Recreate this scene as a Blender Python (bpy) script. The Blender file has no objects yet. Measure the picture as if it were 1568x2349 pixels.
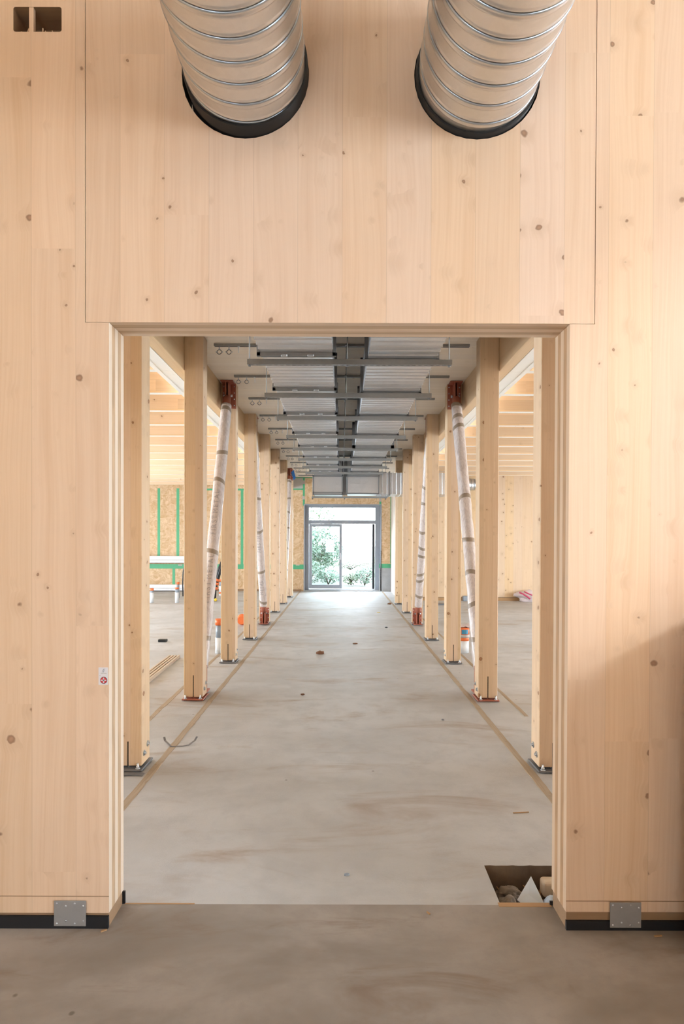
import bpy, bmesh, math, random
from mathutils import Vector, Matrix, noise
R = random.Random(7)
sc = bpy.context.scene
C = sc.collection
PI = math.pi

# ------------------------------------------------------------------ materials
class NT:
    def __init__(s, name):
        s.m = bpy.data.materials.new(name); s.m.use_nodes = True
        s.t = s.m.node_tree; s.t.nodes.clear()
        s.out = s.t.nodes.new('ShaderNodeOutputMaterial')
    def n(s, typ, **kw):
        nd = s.t.nodes.new(typ)
        ins = kw.pop('ins', {})
        for k, v in kw.items(): setattr(nd, k, v)
        for k, v in ins.items(): s.set(nd.inputs[k], v)
        return nd
    def set(s, sock, v):
        if isinstance(v, bpy.types.NodeSocket): s.t.links.new(v, sock)
        elif isinstance(v, (int, float)) and sock.type in ('RGBA', 'VECTOR'):
            sock.default_value = (v, v, v, 1)[:len(sock.default_value)]
        elif sock.type == 'RGBA' and len(v) == 3: sock.default_value = (*v, 1)
        else: sock.default_value = v
    def math(s, op, a, b=0.0, c=0.0, clamp=False):
        nd = s.n('ShaderNodeMath', operation=op, use_clamp=clamp)
        for i, v in enumerate((a, b, c)): s.set(nd.inputs[i], v)
        return nd.outputs[0]
    def vmath(s, op, a, b):
        nd = s.n('ShaderNodeVectorMath', operation=op)
        s.set(nd.inputs[0], a); s.set(nd.inputs[1], b)
        return nd.outputs[0]
    def mix(s, fac, a, b, mode='MIX'):
        nd = s.n('ShaderNodeMix', data_type='RGBA', blend_type=mode)
        s.set(nd.inputs[0], fac); s.set(nd.inputs[6], a); s.set(nd.inputs[7], b)
        return nd.outputs[2]
    def ss(s, x, lo, hi):
        nd = s.n('ShaderNodeMapRange', interpolation_type='SMOOTHSTEP')
        for k, v in (('Value', x), ('From Min', lo), ('From Max', hi)): s.set(nd.inputs[k], v)
        return nd.outputs[0]
    def noise(s, vec, scale=1.0, detail=3.0, rough=.5, dist=0.0):
        nd = s.n('ShaderNodeTexNoise', ins={'Vector': vec, 'Scale': scale, 'Detail': detail, 'Roughness': rough, 'Distortion': dist})
        return nd.outputs['Fac']
    def coords(s, rnd=False):
        v = s.n('ShaderNodeTexCoord').outputs['Object']
        if rnd:
            r = s.n('ShaderNodeObjectInfo').outputs['Random']
            v = s.vmath('ADD', v, s.n('ShaderNodeCombineXYZ', ins={'X': s.math('MULTIPLY', r, 37.), 'Y': s.math('MULTIPLY', r, 91.), 'Z': s.math('MULTIPLY', r, 53.)}).outputs[0])
        return v
    def bump(s, h, strength=.3, dist=.01):
        return s.n('ShaderNodeBump', ins={'Height': h, 'Strength': strength, 'Distance': dist}).outputs[0]
    def bsdf(s, color, rough=.5, metal=0., normal=None, **extra):
        b = s.n('ShaderNodeBsdfPrincipled')
        s.set(b.inputs['Base Color'], color); s.set(b.inputs['Roughness'], rough); s.set(b.inputs['Metallic'], metal)
        if normal is not None: s.set(b.inputs['Normal'], normal)
        for k, v in extra.items(): s.set(b.inputs[k.replace('_', ' ')], v)
        s.t.links.new(b.outputs[0], s.out.inputs[0])
        return s.m

def wood(name, base, dark, axis='Z', board=0., length=2.6, joint=.10, kscale=6., kthr=.55, krad=.13, knot=(.25, .13, .07), rough=.55,
         streak=.5, var=.10, rnd=False, across=0):
    t = NT(name)
    p0 = t.coords(rnd)
    s = t.n('ShaderNodeSeparateXYZ', ins={0: p0}).outputs
    order = {'Z': (0, 1, 2), 'X': (1, 2, 0), 'Y': (0, 2, 1)}[axis]
    a, b, g = (s[i] for i in order)
    if across == 1: a, b = b, a
    p = t.n('ShaderNodeCombineXYZ', ins={'X': a, 'Y': b, 'Z': g}).outputs[0]
    bid = None
    if board:
        k = t.math('FLOOR', t.math('DIVIDE', a, board))
        w1 = t.n('ShaderNodeTexWhiteNoise', noise_dimensions='1D', ins={'W': k}).outputs['Value']
        gj = t.math('FLOOR', t.math('DIVIDE', t.math('ADD', g, t.math('MULTIPLY', w1, 7.)), length))
        bid = t.n('ShaderNodeTexWhiteNoise', noise_dimensions='2D', ins={'Vector': t.n('ShaderNodeCombineXYZ', ins={'X': k, 'Y': gj}).outputs[0]})
        p = t.vmath('ADD', p, t.vmath('MULTIPLY', bid.outputs['Color'], (3., 3., 3.)))
    # knots
    pk = t.vmath('ADD', p, t.vmath('MULTIPLY', t.n('ShaderNodeTexNoise', ins={'Vector': p, 'Scale': 26., 'Detail': 3.}).outputs['Color'], (.022, .022, .022)))
    vo = t.n('ShaderNodeTexVoronoi', ins={'Vector': pk, 'Scale': kscale})
    kr = t.n('ShaderNodeSeparateColor', ins={0: vo.outputs['Color']}).outputs
    on = t.math('GREATER_THAN', kr[0], kthr)
    rad = t.math('MULTIPLY', t.math('ADD', t.math('MULTIPLY', t.math('POWER', kr[1], 2.6), .78), .22), krad)
    d = t.math('DIVIDE', vo.outputs['Distance'], rad)
    kmask = t.math('MULTIPLY', t.math('SUBTRACT', 1., t.ss(d, .65, 1.05)), on)
    ring = t.math('MULTIPLY', t.math('SUBTRACT', 1., t.ss(d, .0, .8)), .45)
    halo = t.math('MULTIPLY', t.math('SUBTRACT', 1., t.ss(d, .7, 4.)), on)
    # grain
    warp = t.math('MULTIPLY', t.noise(t.vmath('MULTIPLY', p, (2.5, 2.5, .8)), 1., 2.), .12)
    warp = t.math('ADD', warp, t.math('MULTIPLY', halo, .02))
    a2 = t.math('ADD', t.n('ShaderNodeSeparateXYZ', ins={0: p}).outputs[0], warp)
    q = t.n('ShaderNodeCombineXYZ', ins={'X': a2, 'Y': b, 'Z': g}).outputs[0]
    fine = t.noise(t.vmath('MULTIPLY', q, (130., 130., 2.2)), 1., 3., .6)
    rings = t.math('ADD', t.math('MULTIPLY', t.math('SINE', t.math('MULTIPLY', a2, 330.)), .5), .5)
    med = t.noise(t.vmath('MULTIPLY', q, (22., 22., .6)), 1., 3., .55)
    fac = t.math('ADD', t.math('MULTIPLY', t.ss(fine, .35, .75), .40), t.math('MULTIPLY', t.ss(med, .42, .75), .55))
    fac = t.math('ADD', fac, t.math('MULTIPLY', rings, .13))
    fac = t.math('MULTIPLY', fac, streak, clamp=True)
    col = t.mix(fac, base, dark)
    if board:
        v = t.math('ADD', t.math('MULTIPLY', bid.outputs['Value'], var * 2), 1. - var)
        hue = t.n('ShaderNodeHueSaturation', ins={'Color': col, 'Value': v, 'Hue': t.math('ADD', .496, t.math('MULTIPLY', w1, .006)), 'Saturation': t.math('ADD', .9, t.math('MULTIPLY', w1, .2))})
        col = hue.outputs[0]
        fr = t.math('FRACT', t.math('DIVIDE', a, board))
        e = t.math('MINIMUM', fr, t.math('SUBTRACT', 1., fr))
        line = t.math('SUBTRACT', 1., t.ss(t.math('MULTIPLY', e, board), 0., .0016))
        col = t.mix(t.math('MULTIPLY', line, joint * 3), col, tuple(c * .45 for c in dark))
    else:
        big = t.noise(t.vmath('MULTIPLY', p0, (1., 1., .3)), .8, 2.)
        col = t.mix(t.math('MULTIPLY', t.ss(big, .35, .7), .25), col, dark)
    col = t.mix(t.math('MULTIPLY', halo, .22), col, tuple(c * .75 for c in dark))
    kc = t.mix(ring, knot, tuple(min(1, c * 2.2) for c in knot))
    col = t.mix(t.math('MULTIPLY', kmask, .9), col, kc)
    nrm = t.bump(t.math('ADD', fine, t.math('MULTIPLY', kmask, .4)), .08, .003)
    return t.bsdf(col, rough, normal=nrm, Specular_IOR_Level=.35)

def plain(name, col, rough=.5, metal=0., **kw):
    t = NT(name)
    n_ = t.noise(t.coords(), 14., 3.)
    c = t.mix(t.math('MULTIPLY', t.ss(n_, .3, .7), .16), col, tuple(x * .72 for x in col))
    return t.bsdf(c, rough, metal, **kw)

def layered(name, light, dark, axis=1, y0=2.29, th=.155, n=5):
    """edge of a cross laminated panel: layers stacked along one axis"""
    t = NT(name)
    p = t.coords()
    s = t.n('ShaderNodeSeparateXYZ', ins={0: p}).outputs
    u = t.math('DIVIDE', t.math('SUBTRACT', s[axis], y0), th / n)
    k = t.math('MODULO', t.math('FLOOR', u), 2.)
    f = t.noise(t.vmath('MULTIPLY', p, (14., 150., 1.4)), 1., 3.)
    f2 = t.noise(t.vmath('MULTIPLY', p, (1., 40., 6.)), 1., 3.)
    lc = t.mix(t.math('MULTIPLY', t.ss(f, .4, .7), .35), light, tuple(c * .8 for c in light))
    dc = t.mix(t.ss(f2, .35, .7), dark, tuple(c * .8 for c in dark))
    col = t.mix(k, lc, dc)
    fr = t.math('FRACT', u); e = t.math('MINIMUM', fr, t.math('SUBTRACT', 1., fr))
    col = t.mix(t.math('MULTIPLY', t.math('SUBTRACT', 1., t.ss(e, 0., .05)), .3), col, tuple(c * .5 for c in dark))
    return t.bsdf(col, .6, Specular_IOR_Level=.3)

def concrete(name, c1, c2, stain, rough=.75, amt=.6, bumps=.25, sc_=1.):
    t = NT(name)
    p = t.coords()
    big = t.noise(t.vmath('MULTIPLY', p, (.9, 1.5, 1.)), .7 * sc_, 5., .6, .4)
    mid = t.noise(p, 5. * sc_, 6., .65)
    fine = t.noise(p, 90., 4., .7)
    st = t.noise(t.vmath('MULTIPLY', p, (.8, 2.2, 1.)), 1.1 * sc_, 6., .62, .8)
    col = t.mix(t.ss(big, .35, .68), c1, c2)
    col = t.mix(t.math('MULTIPLY', t.ss(mid, .42, .68), .45), col, tuple(c * .74 for c in c1))
    col = t.mix(t.math('MULTIPLY', t.ss(st, .52, .74), amt), col, stain)
    col = t.mix(t.math('MULTIPLY', t.ss(fine, .55, .8), .3), col, tuple(c * .6 for c in c1))
    # small dark specks
    vo = t.n('ShaderNodeTexVoronoi', ins={'Vector': p, 'Scale': 4.})
    kr = t.n('ShaderNodeSeparateColor', ins={0: vo.outputs['Color']}).outputs
    sp = t.math('MULTIPLY', t.math('SUBTRACT', 1., t.ss(vo.outputs['Distance'], .02, .05)), t.math('GREATER_THAN', kr[0], .45))
    col = t.mix(t.math('MULTIPLY', sp, .6), col, (.07, .05, .04))
    h = t.math('ADD', t.math('MULTIPLY', mid, 1.), t.math('MULTIPLY', fine, .35))
    return t.bsdf(col, t.math('ADD', rough - .1, t.math('MULTIPLY', mid, .2)), normal=t.bump(h, bumps, .006), Specular_IOR_Level=.4)

def galv(name, col=(.6, .62, .64), rough=.38, metal=.9):
    t = NT(name)
    p = t.coords(True)
    vo = t.n('ShaderNodeTexVoronoi', ins={'Vector': p, 'Scale': 60.})
    g = t.n('ShaderNodeSeparateColor', ins={0: vo.outputs['Color']}).outputs[0]
    n_ = t.noise(p, 6., 4.)
    c = t.mix(t.math('MULTIPLY', g, .12), col, tuple(x * .7 for x in col))
    c = t.mix(t.math('MULTIPLY', t.ss(n_, .45, .75), .2), c, tuple(x * .75 for x in col))
    return t.bsdf(c, t.math('ADD', rough - .06, t.math('MULTIPLY', n_, .14)), metal)

def osb(name):
    t = NT(name)
    p = t.coords()
    w = t.n('ShaderNodeTexNoise', ins={'Vector': p, 'Scale': 3.5, 'Detail': 2.}).outputs['Color']
    q = t.vmath('ADD', p, t.vmath('MULTIPLY', w, (.35, .35, .35)))
    cols = []
    col = None
    for i, (sx, sz) in enumerate(((26., 9.), (9., 24.))):
        vo = t.n('ShaderNodeTexVoronoi', ins={'Vector': t.vmath('MULTIPLY', q, (sx, 5., sz)), 'Scale': 1.})
        cols.append(t.n('ShaderNodeSeparateColor', ins={0: vo.outputs['Color']}).outputs[0])
    f = t.math('MULTIPLY', t.math('ADD', cols[0], cols[1]), .5)
    fine = t.noise(t.vmath('MULTIPLY', q, (60., 10., 60.)), 1., 3.)
    col = t.mix(f, (.55, .335, .155), (.79, .60, .395))
    col = t.mix(t.math('MULTIPLY', t.ss(fine, .55, .8), .35), col, (.40, .20, .07))
    return t.bsdf(col, .6, normal=t.bump(f, .2, .004))

def wrap_mat(name):
    t = NT(name)
    p = t.coords()
    n1 = t.noise(t.vmath('MULTIPLY', p, (40., 40., 9.)), 1., 4., .6, 1.2)
    n2 = t.noise(p, 22., 3., .6, .6)
    h = t.math('ADD', n1, t.math('MULTIPLY', n2, .6))
    c = t.mix(t.ss(n1, .35, .7), (.74, .66, .63), (.58, .50, .48))
    return t.bsdf(c, .28, normal=t.bump(h, .55, .012), Specular_IOR_Level=.7, Coat_Weight=.3, Coat_Roughness=.15)

M = {}
SPR = (.765, .575, .42); SPRD = (.63, .42, .265)
M['clt'] = wood('clt_face', SPR, SPRD, 'Z', board=.17, length=2.4, kscale=9., kthr=.0, krad=.16, knot=(.27, .15, .09), streak=.55, var=.045)
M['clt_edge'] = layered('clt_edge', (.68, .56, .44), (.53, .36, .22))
M['clt_edge_warm_shaded'] = layered('clt_edge_warm_shaded', (.61, .45, .31), (.47, .285, .15))  # right panel: warmer boards, and some of the jamb's shade painted in
M['clt_edge_under'] = layered('clt_edge_under', (.72, .55, .40), (.60, .42, .27))
M['glulam'] = wood('glulam_post', (.755, .565, .375), (.61, .405, .235), 'Z', board=.09, length=9., joint=.05, kscale=9.5, kthr=.12, krad=.21, knot=(.27, .125, .055), streak=.55, var=.05, rnd=True)
M['beam'] = wood('beam_wood', (.72, .53, .34), (.58, .38, .21), 'Y', board=.2, length=5., kscale=7., kthr=.55, krad=.08, var=.03)
M['rib'] = wood('rib_wood', (.74, .555, .365), (.60, .39, .21), 'X', board=.12, length=4., joint=.12, kscale=7., kthr=.3, krad=.10, var=.09, across=1)
M['soffit'] = wood('soffit_board', (.90, .87, .81), (.82, .76, .68), 'Y', kscale=7., kthr=.6, krad=.08)
M['soffit_x'] = wood('rib_underside', (.90, .87, .81), (.82, .76, .68), 'X', kscale=7., kthr=.8, krad=.08)
M['ceil'] = wood('ceiling_board', (.88, .80, .70), (.78, .67, .54), 'X', board=.14, length=1.1, joint=.14, kscale=8., kthr=.45, krad=.09, knot=(.33, .21, .13), var=.03)
M['sidewood'] = wood('wall_board', (.76, .57, .37), (.62, .42, .24), 'Z', board=.22, length=3., kscale=8., kthr=.2, krad=.2, var=.03)
M['sill'] = wood('sill_plate', (.34, .215, .125), (.20, .115, .055), 'X', kthr=.9)
M['batten'] = wood('batten_wood', (.62, .50, .38), (.45, .33, .23), 'Y', kthr=.8)
M['inlay'] = wood('inlay_wood', (.47, .38, .28), (.31, .225, .14), 'Y', kscale=14., kthr=.3, krad=.25, rough=.8, streak=1.2)
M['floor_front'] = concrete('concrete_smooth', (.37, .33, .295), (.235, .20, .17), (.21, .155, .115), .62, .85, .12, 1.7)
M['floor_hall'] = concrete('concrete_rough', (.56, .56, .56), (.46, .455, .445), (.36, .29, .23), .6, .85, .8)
M['concrete'] = concrete('concrete_block', (.42, .43, .44), (.38, .39, .40), (.36, .37, .38), .8, .2)
M['pit'] = concrete('pit_earth', (.17, .125, .09), (.12, .085, .06), (.24, .15, .08), .9, .7, .6, 4.)
M['galv'] = galv('galvanised_sheet', (.70, .695, .69), .36, .85)
M['seam'] = galv('seam_zinc', (.44, .50, .56), .3, .95)
M['duct'] = galv('duct_sheet', (.70, .71, .73), .34, .9)
M['flange'] = galv('flange_steel', (.30, .31, .32), .45, .85)
M['rail'] = galv('strut_steel', (.34, .35, .35), .48, .8)
M['zinc'] = galv('zinc_fastener', (.66, .70, .74), .28, .95)
M['plate'] = galv('steel_plate', (.42, .43, .44), .5, .75)
M['rubber'] = plain('black_rubber', (.012, .011, .011), .45)
M['membrane'] = plain('black_membrane', (.008, .009, .012), .5)
M['dark'] = plain('dark_steel', (.2, .2, .21), .5, .3)
M['slot'] = plain('slot_shadow_gap', (.035, .022, .014), .9)
M['oxide'] = plain('red_oxide_paint', (.42, .135, .085), .5)
M['wrap'] = wrap_mat('plastic_wrap')
M['tape'] = plain('brown_tape', (.33, .26, .20), .35)
M['ink'] = plain('grey_ink', (.42, .38, .38), .6)
M['green'] = plain('green_tape', (.09, .43, .22), .5)
M['greypatch'] = plain('grey_patch', (.50, .47, .44), .6)
M['osb'] = osb('osb_board')
M['alu'] = plain('door_aluminium', (.36, .40, .46), .4, .3)
M['whitealu'] = plain('white_profile', (.80, .80, .82), .4)
M['anthracite'] = plain('anthracite_profile', (.02, .024, .03), .45)
M['white'] = plain('white_plastic', (.78, .80, .82), .45)
M['pinkwhite'] = plain('pale_wall', (.80, .70, .62), .7)
M['greypipe'] = plain('grey_pipe', (.30, .35, .41), .4)
M['orange'] = plain('orange_plastic', (.85, .19, .05), .45)
M['blue'] = plain('blue_plastic', (.03, .17, .52), .45)
M['petrol'] = plain('petrol_label', (.05, .26, .42), .5)
M['yellow'] = plain('yellow_plastic', (.85, .6, .05), .45)
M['black'] = plain('black_plastic', (.015, .017, .02), .35)
M['red'] = plain('red_print', (.60, .03, .04), .5)
M['labelwhite'] = plain('label_white', (.72, .70, .74), .4)
M['rag'] = plain('brown_rag', (.23, .185, .145), .85)
M['leaf'] = plain('dry_leaf', (.20, .09, .045), .8)
M['chip'] = plain('wood_chip', (.45, .27, .13), .8)
M['film'] = plain('clear_film', (.64, .73, .84), .35)
M['foam'] = plain('cream_foam', (.72, .60, .46), .8)
M['bagplastic'] = plain('bag_plastic', (.72, .62, .62), .35)
M['bagred'] = plain('bag_print', (.55, .06, .14), .4)
M['soil'] = concrete('soil', (.085, .08, .07), (.055, .06, .042), (.04, .05, .028), .9, .6)
M['plaster'] = plain('pale_plaster', (.72, .70, .66), .8)
def foliage(name, c1, c2):
    t = NT(name)
    r = t.noise(t.coords(), 6., 2.)
    return t.bsdf(t.mix(t.ss(r, .35, .65), c1, c2), .6)
M['leafgreen'] = foliage('bush_leaf', (.045, .085, .05), (.065, .11, .07))
M['palegreen'] = foliage('weed_leaf', (.075, .11, .055), (.095, .12, .075))
M['twig'] = plain('twig', (.07, .05, .035), .8)
def glass():
    t = NT('window_glass')
    g = t.n('ShaderNodeBsdfGlossy', ins={'Roughness': .02})
    tr = t.n('ShaderNodeBsdfTransparent', ins={'Color': (.93, .97, .96, 1)})
    fr = t.n('ShaderNodeFresnel', ins={'IOR': 1.45})
    mx = t.n('ShaderNodeMixShader', ins={0: fr.outputs[0], 1: tr.outputs[0], 2: g.outputs[0]})
    t.t.links.new(mx.outputs[0], t.out.inputs[0])
    return t.m
M['glass'] = glass()

# ------------------------------------------------------------------ mesh helpers
class MB:
    def __init__(s): s.bm = bmesh.new(); s.mi = 0
    def box(s, x0, x1, y0, y1, z0, z1, bev=0., seg=1, mat=0):
        r = bmesh.ops.create_cube(s.bm, size=1.)
        mx = Matrix.Translation(((x0+x1)/2, (y0+y1)/2, (z0+z1)/2)) @ Matrix.Diagonal((abs(x1-x0), abs(y1-y0), abs(z1-z0), 1))
        bmesh.ops.transform(s.bm, matrix=mx, verts=r['verts'])
        fs = set(f for v in r['verts'] for f in v.link_faces)
        for f in fs: f.material_index = mat
        if bev:
            es = list(set(e for v in r['verts'] for e in v.link_edges))
            bmesh.ops.bevel(s.bm, geom=es, offset=bev, segments=seg, affect='EDGES', profile=.5)
        return s
    def obox(s, p0, p1, w, h, up=(0, 0, 1), bev=0., mat=0):
        """box along p0-p1, w sideways, h along up"""
        p0, p1 = Vector(p0), Vector(p1); d = p1 - p0; L = d.length; d.normalize()
        side = d.cross(Vector(up)).normalized(); u = side.cross(d)
        r = bmesh.ops.create_cube(s.bm, size=1.)
        mx = Matrix(((side.x*w, d.x*L, u.x*h, (p0.x+p1.x)/2), (side.y*w, d.y*L, u.y*h, (p0.y+p1.y)/2), (side.z*w, d.z*L, u.z*h, (p0.z+p1.z)/2), (0, 0, 0, 1)))
        bmesh.ops.transform(s.bm, matrix=mx, verts=r['verts'])
        if bev:
            es = list(set(e for v in r['verts'] for e in v.link_edges))
            bmesh.ops.bevel(s.bm, geom=es, offset=bev, segments=1, affect='EDGES')
        return s
    def tube(s, path, r, seg=12, cap=True, mat=0):
        path = [Vector(p) for p in path]; n = len(path)
        rr = r if isinstance(r, (list, tuple)) else [r]*n
        rings = []; ref = None
        for i, p in enumerate(path):
            d = (path[min(i+1, n-1)] - path[max(i-1, 0)]).normalized()
            if ref is None:
                ref = d.orthogonal().normalized()
            u = (ref - d*ref.dot(d)).normalized(); ref = u; v = d.cross(u)
            rings.append([s.bm.verts.new(p + (u*math.cos(2*PI*k/seg) + v*math.sin(2*PI*k/seg))*rr[i]) for k in range(seg)])
        for a, b in zip(rings, rings[1:]):
            for k in range(seg):
                f = s.bm.faces.new((a[k], a[(k+1) % seg], b[(k+1) % seg], b[k])); f.smooth = True; f.material_index = mat
        if cap:
            for q, rev in ((rings[0], True), (rings[-1], False)):
                f = s.bm.faces.new(q[::-1] if rev else q); f.material_index = mat
        return s
    def cyl(s, p0, p1, r, seg=16, r2=None, cap=True, mat=0):
        return s.tube([p0, p1], [r, r if r2 is None else r2], seg, cap, mat)
    def pipe(s, p0, p1, ro, ri, seg=32):
        """hollow pipe"""
        p0, p1 = Vector(p0), Vector(p1); d = (p1-p0).normalized(); u = d.orthogonal().normalized(); v = d.cross(u)
        R4 = []
        for p, r in ((p0, ro), (p1, ro), (p1, ri), (p0, ri)):
            R4.append([s.bm.verts.new(p + (u*math.cos(2*PI*k/seg)+v*math.sin(2*PI*k/seg))*r) for k in range(seg)])
        for i in range(4):
            a, b = R4[i], R4[(i+1) % 4]
            for k in range(seg):
                f = s.bm.faces.new((a[k], a[(k+1) % seg], b[(k+1) % seg], b[k])); f.smooth = i in (0, 2)
        return s
    def poly(s, pts, dy, mat=0):
        """prism from an xz outline, extruded along +y: pts [(x,z)], dy (y0,y1)"""
        a = [s.bm.verts.new((x, dy[0], z)) for x, z in pts]; b = [s.bm.verts.new((x, dy[1], z)) for x, z in pts]
        s.bm.faces.new(a); s.bm.faces.new(b[::-1]); n = len(pts)
        for i in range(n): s.bm.faces.new((a[i], b[i], b[(i+1) % n], a[(i+1) % n]))
        bmesh.ops.recalc_face_normals(s.bm, faces=s.bm.faces[:])
        return s
    def sphere(s, c, r, sub=2, sq=(1, 1, 1), mat=0, jit=0., freq=3.):
        q = bmesh.ops.create_icosphere(s.bm, subdivisions=sub, radius=1.)
        for v in q['verts']:
            k = 1 + (jit*noise.noise(v.co*freq + Vector(c)*7) if jit else 0)
            v.co = Vector((c[0]+v.co.x*r*sq[0]*k, c[1]+v.co.y*r*sq[1]*k, c[2]+v.co.z*r*sq[2]*k))
        for f in set(f for v in q['verts'] for f in v.link_faces): f.smooth = True; f.material_index = mat
        return s
    def build(s, name, mats, parent=None, origin=None, **tags):
        me = bpy.data.meshes.new(name)
        if parent is not None:
            r = parent
            while r.parent: r = r.parent
            o0 = r.location.copy()
        else: o0 = Vector(origin or (0, 0, 0))
        bmesh.ops.translate(s.bm, vec=-o0, verts=s.bm.verts[:])
        s.bm.to_mesh(me); s.bm.free()
        for m in (mats if isinstance(mats, (list, tuple)) else [mats]): me.materials.append(M[m] if isinstance(m, str) else m)
        o = bpy.data.objects.new(name, me); C.objects.link(o)
        if parent is not None: o.parent = parent
        else: o.location = o0
        for k, v in tags.items(): o[k] = v
        return o

def box(*a, **k): return MB().box(*a, **k)
def thing(name, label, cat, loc=(0, 0, 0), group=None):
    o = bpy.data.objects.new(name, None); C.objects.link(o); o.location = loc; o.empty_display_size = .1
    o['label'] = label; o['category'] = cat
    if group: o['group'] = group
    return o
def tg(label, cat, group=None):
    d = {'label': label, 'category': cat}
    if group: d['group'] = group
    return d
def struct(name, loc=(0, 0, 0)):
    o = bpy.data.objects.new(name, None); C.objects.link(o); o.location = loc; o['kind'] = 'structure'; return o
def copy_tree(o, parent=None, loc=None, label=None):
    c = o.copy(); C.objects.link(c); c.parent = parent
    if loc is not None: c.location = loc
    if label: c['label'] = label
    for ch in list(o.children): copy_tree(ch, c)
    return c
def cut(o, cutters, mat=None):
    for cb in cutters:
        me = bpy.data.meshes.new('cut'); cb.bm.to_mesh(me); cb.bm.free()
        co = bpy.data.objects.new('cut', me); C.objects.link(co)
        if mat: me.materials.append(M[mat])
        md = o.modifiers.new('b', 'BOOLEAN'); md.operation = 'DIFFERENCE'; md.object = co; md.solver = 'EXACT'
        try: md.material_mode = 'TRANSFER'
        except Exception: pass
        dg = bpy.context.evaluated_depsgraph_get(); dg.update()
        nm = bpy.data.meshes.new_from_object(o.evaluated_get(dg))
        o.modifiers.clear(); old = o.data; o.data = nm; bpy.data.meshes.remove(old)
        bpy.data.objects.remove(co); bpy.data.meshes.remove(me)
def edge_mats(o, idx, test):
    for f in o.data.polygons:
        if test(f): f.material_index = idx
ORD = ['first', 'second', 'third', 'fourth', 'fifth', 'sixth', 'seventh', 'eighth', 'ninth', 'tenth', 'eleventh', 'twelfth']

# ------------------------------------------------------------------ camera
cam = bpy.data.cameras.new('camera'); co = bpy.data.objects.new('camera', cam); C.objects.link(co); sc.camera = co
th, ro = math.radians(.52), .0035
fw = Vector((0, math.cos(th), -math.sin(th))); u0 = Vector((0, math.sin(th), math.cos(th))); r0 = Vector((1, 0, 0))
rt = r0*math.cos(ro) + u0*math.sin(ro); up = u0*math.cos(ro) - r0*math.sin(ro)
mw = Matrix.Identity(4)
for i in range(3): mw[i][0], mw[i][1], mw[i][2] = rt[i], up[i], -fw[i]
mw.translation = (0, 0, 1.5); co.matrix_world = mw
cam.sensor_fit = 'VERTICAL'; cam.sensor_height = 36.; cam.lens = 36.*1365/2349
cam.shift_x = 2.043/2349; cam.shift_y = 79.89/2349; cam.clip_end = 200; cam.clip_start = .05

# ------------------------------------------------------------------ front room shell
WY, WB = 2.29, 2.445            # faces of the cross laminated wall
OL, OR_, OT = -.893, .874, 2.338
FX0, FX1, FY0, FH = -2.6, 4.4, -4.2, 5.6
wf = struct('wall_front')
g = .0013
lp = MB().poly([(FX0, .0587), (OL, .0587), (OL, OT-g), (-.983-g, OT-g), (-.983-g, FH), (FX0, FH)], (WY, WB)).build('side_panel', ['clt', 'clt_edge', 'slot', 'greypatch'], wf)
rp = MB().poly([(FX1, .0697), (OR_, .0697), (OR_, OT-g), (.969+g, OT-g), (.969+g, FH), (FX1, FH)], (WY, WB)).build('side_panel', ['clt', 'clt_edge_warm_shaded', 'slot'], wf)
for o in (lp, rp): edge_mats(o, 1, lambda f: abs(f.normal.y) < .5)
lt = MB().poly([(-.983+g, OT), (.969-g, OT), (.969-g, FH), (-.983+g, FH)], (WY, WB)).build('lintel_panel', ['clt', 'clt_edge_under', 'slot'], wf)
edge_mats(lt, 1, lambda f: abs(f.normal.y) < .5)
def ycyl(x, z, r, y0, y1, seg=72):
    m = MB(); rs = []
    for y in (y0, y1):
        rs.append([m.bm.verts.new((x + r*math.cos(2*PI*k/seg)*(1+.004*math.sin(k*2.7)), y, z + r*math.sin(2*PI*k/seg)*(1+.004*math.sin(k*3.3)))) for k in range(seg)])
    for k in range(seg): m.bm.faces.new((rs[0][k], rs[1][k], rs[1][(k+1) % seg], rs[0][(k+1) % seg]))
    m.bm.faces.new(rs[0][::-1]); m.bm.faces.new(rs[1]); bmesh.ops.recalc_face_normals(m.bm, faces=m.bm.faces[:]); return m
HL = (-.3719, 3.2825, .2426); HR = (.5135, 3.28, .2405)
cut(lt, [ycyl(*HL, WY-.1, WB+.1), ycyl(*HR, WY-.1, WB+.1)], 'slot')
# rounded pocket high in the side panel, with the sliver of wood left standing in it
nb = MB(); pts = []
for cx, cz, a0 in ((-1.082, 3.5275, 0), (-1.249, 3.5275, 90), (-1.249, 3.4505, 180), (-1.082, 3.4505, 270)):
    for k in range(5): a = math.radians(a0 + k*22.5); pts.append((cx + .0085*math.cos(a), cz + .0085*math.sin(a)))
nb.poly(pts, (WY-.05, WY+.105)); cut(lp, [nb], 'sill')
sp = MB().box(-1.198, -1.181, WY+.001, WY+.016, 3.440, 3.538)
for i in range(14):
    x = R.uniform(-1.25, -1.08); sp.obox((x, WY+.012, 3.437), (x + R.uniform(-.012, .012), WY+.02, 3.442 + R.uniform(.008, .03)), .003, .003)
sp.build('wood_splinter', 'clt', wf, kind='stuff')
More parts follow.
